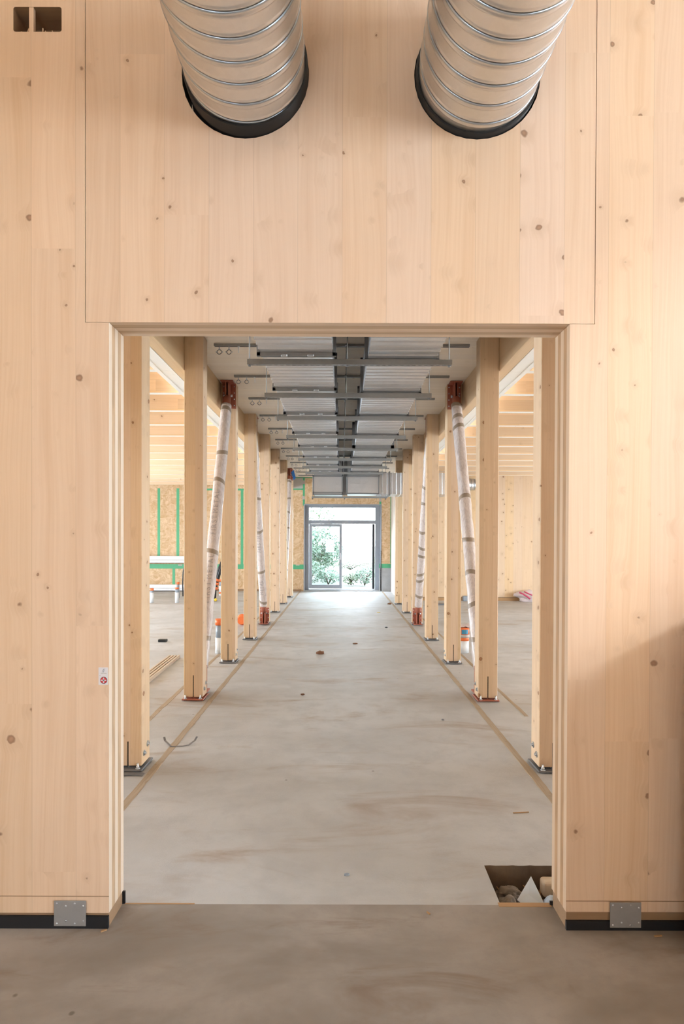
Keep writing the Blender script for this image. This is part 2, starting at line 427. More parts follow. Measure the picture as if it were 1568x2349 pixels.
# saw kerfs, packing plates, membrane
for x0, x1, zk in ((FX0, OL+.0, .1237), (OR_, FX1, .1121)):
    box(x0, x1, WY-.0012, WY+.002, zk-.0012, zk+.0012).build('saw_kerf', 'sill', wf)
box(FX0, OL-.004, WY+.006, WB-.004, .0, .0585).build('sill_plate', 'sill', wf)
box(OR_+.004, FX1, WY+.006, WB-.004, .0, .066).build('sill_plate', 'sill', wf)
def membrane(x0, x1, h):
    m = MB(); n = 60; rows = []
    for i in range(n+1):
        x = x0 + (x1-x0)*i/n; hh = h + .004*noise.noise(Vector((x*4, 1, 0)))
        rows.append([m.bm.verts.new((x, WY - .004 + dy, z)) for dy, z in ((0, 0.), (0, hh), (.012, hh), (.012, 0.))])
    for a, b in zip(rows, rows[1:]):
        for k in range(4): m.bm.faces.new((a[k], b[k], b[(k+1) % 4], a[(k+1) % 4]))
    m.bm.faces.new(rows[0]); m.bm.faces.new(rows[-1][::-1]); bmesh.ops.recalc_face_normals(m.bm, faces=m.bm.faces[:])
    return m
membrane(FX0, OL-.002, .047).build('damp_membrane', 'membrane', wf)
membrane(OR_+.001, FX1, .035).build('damp_membrane', 'membrane', wf)
box(-.905, -.8865, WB-.001, WB+.006, 0, .052).build('damp_membrane', 'membrane', wf)
box(.867, .89, WB-.001, WB+.006, 0, .016).build('damp_membrane', 'membrane', wf)
# nail plates
def nail_plate(x0, x1, z0, z1, label):
    t = thing('nail_plate', label, 'metal plate', ((x0+x1)/2, WY-.004, z0), 'nailed steel plates at the wall foot')
    box(x0, x1, WY-.0075, WY-.0045, z0, z1, bev=.0008).build('plate', 'plate', t)
    for u, v in ((.09, .1), (.37, .2), (.65, .1), (.92, .2), (.09, .89), (.37, .79), (.65, .89), (.92, .79)):
        x = x0+(x1-x0)*u; z = z1+(z0-z1)*v
        MB().sphere((x, WY-.0078, z), .0036, 2, (1, .6, 1)).build('nail', 'zinc', t)
nail_plate(-1.1025, -.9794, .0116, .1096, 'square grey steel plate with eight nails on the wall foot below the white sticker')
nail_plate(1.0423, 1.1621, .0125, .1104, 'shaded grey steel plate with eight nails on the wall foot on the floor pit side')
# sticker
st = thing('sticker', 'small white label with red round emblem stuck on the timber wall', 'sticker', (-.914, WY-.001, .9437))
box(-.9328, -.8959, WY-.0012, WY-.0002, .9437, 1.011).build('label_sheet', 'labelwhite', st)
def disc(cx, cz, r, y, name, mat, seg=40, sx=1.):
    m = MB(); vs = [m.bm.verts.new((cx + r*sx*math.cos(2*PI*k/seg), y, cz + r*math.sin(2*PI*k/seg))) for k in range(seg)]
    f = m.bm.faces.new(vs); bmesh.ops.recalc_face_normals(m.bm, faces=[f]); q = bmesh.ops.extrude_face_region(m.bm, geom=[f])
    bmesh.ops.translate(m.bm, vec=(0, .0003, 0), verts=[v for v in q['geom'] if isinstance(v, bmesh.types.BMVert)])
    return m.build(name, mat, st)
disc(-.9124, .9617, .0134, WY-.0018, 'emblem_ring', 'anthracite')
disc(-.9124, .9617, .0118, WY-.0022, 'emblem_disc', 'red')
MB().box(-.9145, -.9103, WY-.0029, WY-.0022, .9515, .9719).build('emblem_cross', 'labelwhite', st)
MB().box(-.9226, -.9022, WY-.0029, WY-.0022, .9596, .9638).build('emblem_cross', 'labelwhite', st)
MB().tube([(-.9145, WY-.0018, .9925), (-.9165, WY-.0018, .9965), (-.9148, WY-.0018, 1.001), (-.9115, WY-.0018, 1.005), (-.9105, WY-.0018, 1.0005), (-.9125, WY-.0018, .9955), (-.9145, WY-.0018, .9925)], .0007, 6).build('emblem_drop', 'greypipe', st)
for x0, x1, z in ((-.9235, -.9125, .9875), (-.9115, -.9015, .9875), (-.9285, -.925, .9795)):
    MB().box(x0, x1, WY-.0018, WY-.0012, z-.0012, z+.0012).build('print_line', 'greypatch', st)

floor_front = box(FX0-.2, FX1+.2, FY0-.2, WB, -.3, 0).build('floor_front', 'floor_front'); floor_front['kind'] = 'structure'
ce = box(FX0-.2, FX1+.2, FY0-.2, WB, FH, FH+.2).build('ceiling_front', 'ceil'); ce['kind'] = 'structure'
def holed(name, mat, plane, span, z0, z1, th_, holes, kind='structure'):
    """wall slab in the plane x=c or y=c with rectangular openings"""
    ax, c = plane; s0, s1 = span; m = MB()
    us = sorted({s0, s1, *[h[0] for h in holes], *[h[1] for h in holes]}); zs = sorted({z0, z1, *[h[2] for h in holes], *[h[3] for h in holes]})
    for a, b in zip(us, us[1:]):
        for p, q in zip(zs, zs[1:]):
            cu, cz = (a+b)/2, (p+q)/2
            if any(h[0] < cu < h[1] and h[2] < cz < h[3] for h in holes): continue
            if ax == 'x': m.box(c, c+th_, a, b, p, q)
            else: m.box(a, b, c, c+th_, p, q)
    bmesh.ops.remove_doubles(m.bm, verts=m.bm.verts[:], dist=1e-5)
    dup = [f for f in m.bm.faces if False]
    o = m.build(name, mat); o['kind'] = kind
    return o
FRW = [(.8, 1.9, 2.4, 4.25), (-4.0, -1.0, 1.7, 3.9)]
FLW = []                  # high glazing in the right-hand wall
holed('wall_right_front', 'sidewood', ('x', FX1), (FY0, WB), 0, FH, .2, FRW)
FBW = [(-2.2, -.4, .7, 1.7)]
holed('wall_rear', 'sidewood', ('y', FY0-.2), (FX0, FX1), 0, FH, .2, FBW)
holed('wall_left_front', 'sidewood', ('x', FX0-.2), (FY0, WB), 0, FH, .2, FLW)
# added unseen block with a sloped top, to shade the foot of the wall
o = MB().poly([(1.27, 0), (1.27, 1.18), (3.0, 2.04), (3.0, 0)], (1.2, 2.16)).build('shade_block', 'clt'); o['kind'] = 'structure'

# ------------------------------------------------------------------ round spiral ducts
def spiral_duct(x, z, r, y1, ycol, yend, label, collar_label):
    t = thing('spiral_duct', label, 'ventilation duct', (x, y1, z), 'round spiral ducts through the wall')
    m = MB(); pitch = .092; nth = 112; dt = pitch/24; nt = int((yend-y1)/dt)
    def prof(u):
        u = u % 1.; e = 0.
        e = 0.
        for c in (.34, .67):
            d = abs(u-c); e += .0038*(math.cos(min(1, d/.07)*PI)*.5+.5) if d < .07 else 0
        return e
    rows = []
    for i in range(nt+1):
        y = y1 + i*dt; row = []
        for k in range(nth):
            a = 2*PI*k/nth; rr = r + prof(y/pitch - k/nth)
            row.append(m.bm.verts.new((x + rr*math.cos(a), y, z + rr*math.sin(a))))
        rows.append(row)
    for a, b in zip(rows, rows[1:]):
        for k in range(nth):
            f = m.bm.faces.new((a[k], b[k], b[(k+1) % nth], a[(k+1) % nth])); f.smooth = True
    bmesh.ops.recalc_face_normals(m.bm, faces=m.bm.faces[:])
    m.build('spiral_tube', 'galv', t)
    sm = MB(); prev = None; ns = int((yend-y1)/pitch*96)
    for i in range(ns+1):
        tt = i/96; a = 2*PI*tt; y = y1 + pitch*tt; ca, sa = math.cos(a), math.sin(a)
        cur = [sm.bm.verts.new((x+(r+h)*ca, y+w_, z+(r+h)*sa)) for h, w_ in ((.001, -.0036), (.0048, -.0016), (.0048, .0016), (.001, .0036))]
        if prev:
            for k in range(3): f = sm.bm.faces.new((prev[k], prev[k+1], cur[k+1], cur[k])); f.smooth = k != 1
        prev = cur
    bmesh.ops.recalc_face_normals(sm.bm, faces=sm.bm.faces[:]); sm.build('lock_seam', 'seam', t)
    MB().pipe((x, ycol, z), (x, WB+.02, z), r+.0115, r+.0035, 96).build('rubber_collar', 'rubber', t, label=collar_label)
    MB().pipe((x, WB-.04, z), (x, WB-.02, z), .262 if False else .2395, r+.011, 64).build('backing_ring', 'rubber', t)
spiral_duct(-.3655, 3.2815, .2232, -.6, 2.233, WB+.12, 'round galvanised spiral duct entering the timber wall above the doorway, left one', 'wide black rubber collar')
spiral_duct(.5125, 3.2805, .2240, -.6, 2.268, WB+.12, 'round galvanised spiral duct entering the timber wall above the doorway, right one', 'narrow black rubber collar')

# ------------------------------------------------------------------ hall floor, pit and inlays
HX, HY = 8.6, 17.9
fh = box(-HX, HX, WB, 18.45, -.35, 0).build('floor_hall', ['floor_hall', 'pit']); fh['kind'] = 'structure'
pb = MB(); n = 22
px = [(.668 + (1.25-.668)*i/n, 2.745 + .006*noise.noise(Vector((i*.7, 0, 3)))) for i in range(n+1)]
out = [(.664, 2.462)] + px + [(1.25, 2.462)]
a = [pb.bm.verts.new((x, y, -.125)) for x, y in out]; b = [pb.bm.verts.new((x, y, .1)) for x, y in out]
pb.bm.faces.new(a); pb.bm.faces.new(b)
for i in range(len(out)): pb.bm.faces.new((a[i], b[i], b[(i+1) % len(out)], a[(i+1) % len(out)]))
bmesh.ops.recalc_face_normals(pb.bm, faces=pb.bm.faces[:]); cut(fh, [pb], 'pit')
def inlay(name, x, y0, y1, w, gaps=()):
    m = MB(); n = int((y1-y0)/.06); prev = None
    for i in range(n+1):
        y = y0 + (y1-y0)*i/n
        l = x - w/2 + .007*noise.noise(Vector((y*3, x, 0))) + .004*noise.noise(Vector((y*11, x, 5)))
        r = x + w/2 + .007*noise.noise(Vector((y*3, x, 9))) + .005*noise.noise(Vector((y*13, x, 7)))
        cur = [m.bm.verts.new((l, y, .0)), m.bm.verts.new((l+.003, y, .0022)), m.bm.verts.new((r-.003, y, .0022)), m.bm.verts.new((r, y, 0))]
        if prev and not any(a_ < y < b_ for a_, b_ in gaps):
            for k in range(3): m.bm.faces.new((prev[k], prev[k+1], cur[k+1], cur[k]))
        prev = cur
    bmesh.ops.recalc_face_normals(m.bm, faces=m.bm.faces[:])
    o = m.build(name, 'inlay'); o['kind'] = 'structure'
inlay('trim_1', -1.222, 2.46, 17.8, .05); inlay('trim_2', 1.24, 2.75, 17.8, .05)
inlay('trim_3', -1.607, 2.46, 14.5, .043); inlay('trim_4', 1.60, 5.1, 14.5, .038)
o = box(.655, .872, WB-.012, WB+.016, -.02, .0015, bev=.001).build('trim_5', 'chip'); o['kind'] = 'structure'
o = box(-.89, -.60, WB-.002, WB+.004, -.02, .0012).build('trim_6', 'chip'); o['kind'] = 'structure'

# things in the pit
def crumple(c, size, seed, label, mat='rag', name='crumpled_rag', n=16, amp=.35):
    m = MB(); q = bmesh.ops.create_icosphere(m.bm, subdivisions=4, radius=1.)
    for v in q['verts']:
        d = v.co.copy(); k = 1 + amp*noise.noise(d*1.6 + Vector((seed, 0, 0))) + amp*.8*(abs(noise.noise(d*3.4 + Vector((0, seed, 0))))-.3) + amp*.35*noise.noise(d*8+Vector((seed,)*3))
        v.co = Vector((c[0]+d.x*k*size[0], c[1]+d.y*k*size[1], c[2]+d.z*k*size[2]))
    for f in m.bm.faces: f.smooth = True
    return m.build(name, mat, origin=c, **tg(label, 'rag' if name == 'crumpled_rag' else 'scrap', 'rags in the floor pit' if name == 'crumpled_rag' else None))
crumple((.715, 2.515, -.055), (.042, .040, .045), 3, 'crumpled dusty brown rag in the front corner of the floor pit')
crumple((.752, 2.645, -.075), (.060, .026, .035), 8, 'long folded grey brown rag lying along the back of the floor pit')
crumple((.755, 2.570, -.072), (.034, .026, .042), 15, 'small balled brown rag against the white plastic sheet in the pit')
m = MB()
P_ = [Vector(p) for p in ((.845, 2.62, .022), (.757, 2.53, -.03), (.788, 2.495, -.04), (.872, 2.505, -.045), (.814, 2.555, -.022), (.80, 2.56, -.115), (.862, 2.575, -.115))]
v = [m.bm.verts.new(p) for p in P_]
for f in ((0, 1, 4), (0, 4, 3), (1, 2, 4), (2, 3, 4), (1, 5, 2), (3, 2, 6), (2, 5, 6)): m.bm.faces.new([v[i] for i in f])
sh = m.build('plastic_sheet', 'film', origin=(.82, 2.54, -.12), **tg('white plastic sheet folded to a point standing in the floor pit', 'sheet'))
md = sh.modifiers.new('t', 'SOLIDIFY'); md.thickness = .002
crumple((.915, 2.55, -.07), (.036, .034, .045), 21, 'rounded white plastic scrap beside the pointed sheet in the pit', 'film', 'plastic_scrap', amp=.15)
MB().box(.912, 1.02, 2.655, 2.715, -.10, -.028, bev=.015, seg=3).build('foam_block', 'foam', origin=(.96, 2.69, -.10), **tg('cream foam block at the back of the floor pit', 'block'))
for i, s_ in enumerate(((.70, 2.72), (.93, 2.73))):
    pass
m = MB()
for i in range(90):
    x = R.uniform(.69, 1.05); y = R.uniform(2.60, 2.735); a = R.uniform(0, PI)
    m.obox((x, y, -.122+R.uniform(0, .02)), (x+.025*math.cos(a), y+.025*math.sin(a), -.117+R.uniform(0, .03)), .004, .002)
o = m.build('wood_shavings', 'chip'); o['kind'] = 'stuff'; o['label'] = 'orange wood shavings on the bottom of the floor pit'; o['category'] = 'shavings'

# ------------------------------------------------------------------ hall shell
CH = 3.43
cl = struct('ceiling_hall')
box(-1.475, 1.475, WB, HY, CH, CH+.2).build('ceiling_boarding', 'ceil', cl)
BX0, BX1, BZ = 1.475, 1.58, 3.10
RIBS = [3.0 + .872*i for i in range(18) if 3.0 + .872*i < 17.85]
for sgn, nm in ((-1, 'ceiling_left'), (1, 'ceiling_right')):
    cs = struct(nm); X = lambda a, b: (min(sgn*a, sgn*b), max(sgn*a, sgn*b))
    yend = HY if sgn < 0 else 15.2
    x0, x1 = X(BX0, BX1); box(x0, x1, WB, yend, BZ, CH+.1, bev=.004).build('edge_beam', 'beam', cs)
    x0, x1 = X(1.748, HX); box(x0, x1, WB, yend, 3.37, 3.5).build('roof_slab', 'rib', cs)
    for i, y in enumerate(RIBS):
        if y > yend - .2: continue
        x0, x1 = X(1.745, HX); ro_ = box(x0, x1, y-.043, y+.043, BZ, 3.37).build('rib', ['rib', 'soffit_x'], cs)
        edge_mats(ro_, 1, lambda f: f.normal.z < -.7)
    ys = [WB] + [y for y in RIBS if y < yend-.2] + [yend]
    for a_, b_ in zip(ys, ys[1:]):
        x0, x1 = X(BX1+.001, 1.748); box(x0, x1, a_+.0015, b_-.0015, BZ-.001, BZ+.04).build('soffit_board', 'soffit', cs)
    x0, x1 = X(1.70, 1.748); box(x0, x1, WB, yend, BZ-.006, BZ+.02, bev=.002).build('soffit_lath', 'soffit', cs)

# ------------------------------------------------------------------ timber posts
PY = [3.87 + 1.717*k for k in range(8)]
def post(sgn, k, plate, label):
    x0, x1 = (1.295, 1.475) if sgn > 0 else (-1.475, -1.295); y0, y1 = PY[k], PY[k]+.16
    cx = (x0+x1)/2; t = thing('timber_post', label, 'post', (cx, (y0+y1)/2, 0), 'timber posts along the corridor')
    box(x0, x1, y0, y1, .03, CH, bev=.004).build('shaft', 'glulam', t)
    box(x0-.012, x1+.012, y0-.035, y1+.035, .006, .018, bev=.003).build('base_plate', plate, t)
    box(cx-.004, cx+.004, y0-.0012, y0+.002, .032, .235 if k else .19).build('slot', 'slot', t)
    box(cx-.004, cx+.004, y0+.01, y1-.01, .018, .04).build('knife_plate', plate, t)
    for bx in (x0+.02, x1-.02):
        b = MB().cyl((bx, y0-.018, .018), (bx, y0-.018, .055), .006, 10); b.cyl((bx, y0-.018, .018), (bx, y0-.018, .024), .015, 14); b.cyl((bx, y0-.018, .024), (bx, y0-.018, .037), .0105, 6)
        b.build('anchor_bolt', 'zinc', t)
    if k <= 2:
        xi = x0 if sgn > 0 else x1
        for by, bz in ((y0+.045, .10), (y0+.115, .14)):
            MB().cyl((xi, by, bz), (xi-sgn*.004, by, bz), .02, 18).cyl((xi-sgn*.004, by, bz), (xi-sgn*.014, by, bz), .0105, 6).build('through_bolt', 'zinc', t)
    return t
for sgn, side in ((-1, 'left'), (1, 'right')):
    for k in range(8 if sgn < 0 else 7):
        pl = 'oxide' if k == 1 else 'dark'
        ex = ' standing on a red plate' if k == 1 else (' half hidden by the doorway edge' if k == 0 else '')
        post(sgn, k, pl, f'{ORD[k]} square timber post from doorway in {side} row{ex}')

# ------------------------------------------------------------------ wrapped diagonal braces
def wrap_text(s, size):
    cu = bpy.data.curves.new('t', 'FONT'); cu.body = s; cu.size = size; cu.space_character = 1.35
    ob = bpy.data.objects.new('t', cu); C.objects.link(ob)
    dg = bpy.context.evaluated_depsgraph_get(); dg.update()
    me = bpy.data.meshes.new_from_object(ob.evaluated_get(dg)); bpy.data.objects.remove(ob); bpy.data.curves.remove(cu)
    return me
def brace(x, ya, za, yb, zb, label, tapes, sag, upper, lower, text=None, sgn=-1, text_at=()):
    """tube from (x,ya,za) at the top to (x,yb,zb) at the foot"""
    A, B = Vector((x, ya, za)), Vector((x, yb, zb)); D = (B-A); L = D.length; d = D.normalized()
    t = thing('wrapped_brace', label, 'brace', (x, yb, 0), 'plastic wrapped diagonal braces')
    e1 = Vector((1, 0, 0)); e2 = d.cross(e1).normalized()
    def rad(u, a):
        p = Vector((math.cos(a)*1.2, math.sin(a)*1.2, u*L*5 + x*9))
        q = Vector((math.cos(a+u*9)*2.2, math.sin(a+u*9)*2.2, u*L*16 + x*5))
        return .061 + .006*noise.noise(p) + .0035*noise.noise(q) + .004*math.sin(min(1, u*6)*PI/2)
    def pt(u, a, off=0.):
        r_ = rad(u, a)+off
        return A + D*u + (e1*math.cos(a) + e2*math.sin(a))*r_
    m = MB(); n, seg = 130, 28
    rows = [[m.bm.verts.new(pt(.03+.94*i/n, 2*PI*k/seg)) for k in range(seg)] for i in range(n+1)]
    for a_, b_ in zip(rows, rows[1:]):
        for k in range(seg):
            f = m.bm.faces.new((a_[k], a_[(k+1) % seg], b_[(k+1) % seg], b_[k])); f.smooth = True
    m.bm.faces.new(rows[0][::-1]); m.bm.faces.new(rows[-1]); bmesh.ops.recalc_face_normals(m.bm, faces=m.bm.faces[:])
    m.build('plastic_sleeve', 'wrap', t)
    for u0_ in tapes:
        m = MB(); w_ = .016/L*3.1; rs = []
        for i in range(5):
            rs.append([m.bm.verts.new(pt(u0_ + w_*(i/4-.5) + .006*math.cos(2*PI*k/seg+u0_*20), 2*PI*k/seg, .0022 if 0 < i < 4 else .0005)) for k in range(seg)])
        for a_, b_ in zip(rs, rs[1:]):
            for k in range(seg): f = m.bm.faces.new((a_[k], a_[(k+1) % seg], b_[(k+1) % seg], b_[k])); f.smooth = True
        bmesh.ops.recalc_face_normals(m.bm, faces=m.bm.faces[:]); m.build('tape_band', 'tape', t)
    MB().cyl(A - d*.02, A + d*(L*.05), .045, 20).build('tube_end', 'oxide', t)
    MB().cyl(B + d*.02, B - d*(L*.05), .045, 20).build('tube_end', 'oxide', t)
    # lettering wound on the sleeve
    words_ = []
    for (uc, s_, a0) in text_at:
        k_ = s_.split(); words_ += [(uc, s_, a0)] if len(k_) == 1 else [(uc+.085*(.5), k_[0], a0), (uc-.085*(.5), k_[1], a0)]
    for (uc, s_, a0) in words_:
        me = wrap_text(s_, .075); m = MB(); m.bm.from_mesh(me); bpy.data.meshes.remove(me)
        xs = [v.co.x for v in m.bm.verts]; w_ = max(xs)
        bmesh.ops.subdivide_edges(m.bm, edges=[e for e in m.bm.edges if e.calc_length() > .02], cuts=2)
        for v in m.bm.verts:
            u = uc - (v.co.x - w_/2)/L; ang = a0 + v.co.y/.064
            v.co = pt(u, ang, .0025)
        m.build('lettering', 'ink', t)
    # brackets
    def bracket(name, yp, z0, z1, face, zt):
        """plate against a post face at y=yp; face -1: in front of the post"""
        b = MB(); b.box(x-.082, x+.082, min(yp, yp+face*.012), max(yp, yp+face*.012), z0, z1, bev=.002)
        b.box(x-.075, x+.075, min(yp, yp+face*.17), max(yp, yp+face*.17), *( (z1-.014, z1) if zt else (z0, z0+.014)), bev=.002)
        for dx in (-.02, .012):
            if zt: b.box(x+dx, x+dx+.009, min(yp, yp+face*.15), max(yp, yp+face*.15), z1-.20, z1-.01)
            else: b.box(x+dx, x+dx+.009, min(yp, yp+face*.15), max(yp, yp+face*.15), z0+.01, z0+.20)
        o_ = b.build(name, 'oxide', t)
        for i in range(4):
            for dx in (-.064, .064):
                z = z0 + (z1-z0)*(.12+.25*i)
                MB().sphere((x+dx, yp+face*.014, z), .008, 2, (1, .5, 1)).build('bolt', 'zinc', o_)
        for dx in (-.042, .042):
            c_ = B if not zt else A
            zz = z1-.17 if zt else z0+.19
            MB().cyl((x+dx-.012, yp+face*.09, zz), (x+dx+.012, yp+face*.09, zz), .016, 6).build('hinge_bolt', 'zinc', o_)
    if upper: bracket('upper_bracket', *upper)
    if lower: bracket('foot_bracket', *lower)
    return t
XB = 1.375
for sgn, side in ((-1, 'left'), (1, 'right')):
    x = sgn*XB
    ta = [.055, .23, .345, .60, .88] if sgn < 0 else [.035, .085, .125, .405, .555, .675, .775, .885]
    brace(x, 7.17, 3.21, 5.83, .16, f'plastic wrapped brace with brown tape bands leaning behind second {side} row timber post', ta, 0,
          (PY[2], 3.12, CH-.004, -1, True), (PY[1]+.16, .02, .30, 1, False), sgn=sgn,
          text_at=((.47, 'FIRST METAL', PI/2-.42), (.70, 'FIRST METAL', PI/2-.42)) if sgn < 0 else ())
    tb = [.34, .52, .76, .945] if sgn < 0 else [.28, .37, .52, .615, .665, .77, .805, .90]
    brace(x, PY[3]+.16+.11, 3.21, 10.60, .27, f'plastic wrapped brace standing in red bracket before fifth {side} row timber post', tb, 0,
          (PY[3]+.16, 3.12, CH-.004, 1, True), (PY[4], .02, .30, -1, False), sgn=sgn,
          text_at=((.56, 'FIRST METAL', PI/2-.25), (.85, 'METAL', PI/2-.25)) if sgn < 0 else ())
brace(-XB, 15.76, 3.21, 14.42, .16, 'plastic wrapped brace beside the blue tag near the far glass door', [.055, .2, .32, .46, .62, .8], 0,
      (PY[7], 3.12, CH-.004, -1, True), (PY[6]+.16, .02, .30, 1, False), sgn=-1)
m = MB(); v = [m.bm.verts.new(p) for p in ((-1.31, 15.55, 3.30), (-1.245, 15.56, 3.365), (-1.19, 15.56, 3.16), (-1.245, 15.55, 3.085))]
m.bm.faces.new(v); tgo = m.build('blue_tag', 'blue', origin=(-1.25, 15.55, 3.2), **tg('blue plastic tag hanging from the farthest wrapped brace bracket', 'tag'))
md = tgo.modifiers.new('t', 'SOLIDIFY'); md.thickness = .012

# ------------------------------------------------------------------ ceiling rails with pipe clamps
CR = [5.85, 6.94, 8.02, 9.10, 10.17, 11.26, 12.33, 13.42, 14.53, 15.62, 16.52, 17.33]
rail0 = clampA = rod0 = None
for i, y in enumerate(CR):
    lab = f'grey steel rail screwed across the corridor ceiling, {ORD[i]} from the doorway'
    if rail0 is None:
        m = MB()
        for a_, b_, c_, d_ in ((-.02, -.017, CH-.022, CH), (.017, .02, CH-.022, CH), (-.02, -.009, CH-.0225, CH-.0195), (.009, .02, CH-.0225, CH-.0195), (-.017, .017, CH-.003, CH)):
            m.box(-1.25, 1.25, y+a_, y+b_, c_, d_)
        m.box(-1.249, 1.249, y-.009, y+.009, CH-.014, CH-.012)
        rail0 = m.build('ceiling_rail', 'rail', origin=(0, y, CH), **tg(lab, 'rail', 'rails across the corridor ceiling'))
    else:
        c_ = copy_tree(rail0, loc=(0, y, CH), label=lab)
    for j, (xx, which) in enumerate(((-1.2, 'outer'), (-1.105, 'inner'))):
        if i > 9: continue
        lab = f'{which} ring clamp on a short rod under the {ORD[i]} ceiling rail from the doorway'
        if clampA is None:
            t = thing('hanging_clamp', lab, 'pipe clamp', (xx, y, CH-.022), 'ring clamps under the ceiling rails')
            MB().cyl((xx, y, CH-.022), (xx, y, CH-.055), .0045, 8).build('rod', 'zinc', t)
            m = MB(); n = 24
            pts = [(xx + .0215*math.cos(2*PI*k/n), y, CH-.0775 + .0215*math.sin(2*PI*k/n)) for k in range(n+1)]
            m.tube(pts, .0035, 8, cap=False); m.build('ring', 'dark', t)
            for s_ in (-1, 1): MB().box(xx+s_*.0215, xx+s_*.033, y-.008, y+.008, CH-.083, CH-.072, bev=.001).build('lug', 'zinc', t)
            MB().cyl((xx, y, CH-.056), (xx, y, CH-.046), .009, 6).build('nut', 'zinc', t)
            clampA = t
        else: copy_tree(clampA, loc=(xx, y, CH-.022), label=lab)
    if i <= 9:
        lab = f'bare short threaded rod beside the ring clamps under the {ORD[i]} ceiling rail'
        if rod0 is None:
            rod0 = MB().cyl((-1.01, y, CH-.022), (-1.01, y, CH-.085), .0035, 8).cyl((-1.01, y, CH-.022), (-1.01, y, CH-.028), .012, 10).build('hanging_rod', 'zinc', origin=(-1.01, y, CH-.022), **tg(lab, 'rod', 'bare rods under the ceiling rails'))
        else: copy_tree(rod0, loc=(-1.01, y, CH-.022), label=lab)

# ------------------------------------------------------------------ trapeze hangers
TR = [4.74, 5.81, 6.88, 8.10, 9.19, 10.33, 11.41, 12.43]
tz = 2.9
tr0 = None
for i, y in enumerate(TR):
    lab = f'slotted steel trapeze bar on three rods under the ducts, {ORD[i]} from the doorway'
    if tr0 is None:
        t = thing('trapeze_hanger', lab, 'hanger', (0, y, tz), 'trapeze hangers carrying the ducts')
        m = MB(); x0, x1 = -.748, .873
        m.box(x0, x1, y-.0205, y-.0180, tz, tz+.041); m.box(x0, x1, y+.018, y+.0205, tz, tz+.041); m.box(x0, x1, y-.018, y+.018, tz+.0385, tz+.041)
        n = 34; st_ = (x1-x0)/n
        for k in range(n):
            m.box(x0+k*st_, x0+k*st_+st_*.45, y-.018, y+.018, tz, tz+.0025)
        for s_ in (-1, 1): m.box(x0, x1, y+s_*.0125-.0055, y+s_*.0125+.0055, tz, tz+.0025)
        m.build('slotted_bar', 'rail', t)
        for xr in (-.732, .044, .852):
            MB().cyl((xr, y, tz-.012), (xr, y, CH-.002), .0042, 8).build('threaded_rod', 'rail', t)
            MB().cyl((xr, y, tz-.012), (xr, y, tz), .010, 6).build('nut', 'dark', t)
            MB().cyl((xr, y, CH-.03), (xr, y, CH-.018), .011, 6).build('nut', 'zinc', t)
        tr0 = t
    else: copy_tree(tr0, loc=(0, y, tz), label=lab)

# ------------------------------------------------------------------ rectangular ducts
def duct_section(x0, x1, y0, y1, z0, z1, ax='y', pitch=.1):
    """closed sheet tube with cross beads"""
    m = MB(); L = y1-y0; n = max(2, round(L/pitch)); ys = [(y0, 0)]
    for k in range(1, n):
        yc = y0+L*k/n; ys += [(yc-.009, 0), (yc, .0075), (yc+.009, 0)]
    ys.append((y1, 0)); prev = None
    for y, e in ys:
        q = [(x0-e, z0-e), (x1+e, z0-e), (x1+e, z1+e), (x0-e, z1+e)]
        cur = [m.bm.verts.new((a_, y, b_) if ax == 'y' else (y, a_, b_)) for a_, b_ in q]
        if prev:
            for k in range(4): m.bm.faces.new((prev[k], prev[(k+1) % 4], cur[(k+1) % 4], cur[k]))
        else: m.bm.faces.new(cur)
        prev = cur
    m.bm.faces.new(prev[::-1]); bmesh.ops.recalc_face_normals(m.bm, faces=m.bm.faces[:])
    return m
def flange_ring(x0, x1, y, z0, z1, w=.03, th_=.028, ax='y'):
    m = MB()
    def b(a0, a1, c0, c1):
        if ax == 'y': m.box(a0, a1, y-th_/2, y+th_/2, c0, c1, bev=.002)
        elif ax == 'x': m.box(y-th_/2, y+th_/2, a0, a1, c0, c1, bev=.002)
        else: m.box(a0, a1, c0, c1, y-th_/2, y+th_/2, bev=.002)
    b(x0-w, x1+w, z0-w, z0+.001); b(x0-w, x1+w, z1-.001, z1+w); b(x0-w, x0+.001, z0-w, z1+w); b(x1-.001, x1+w, z0-w, z1+w)
    return m
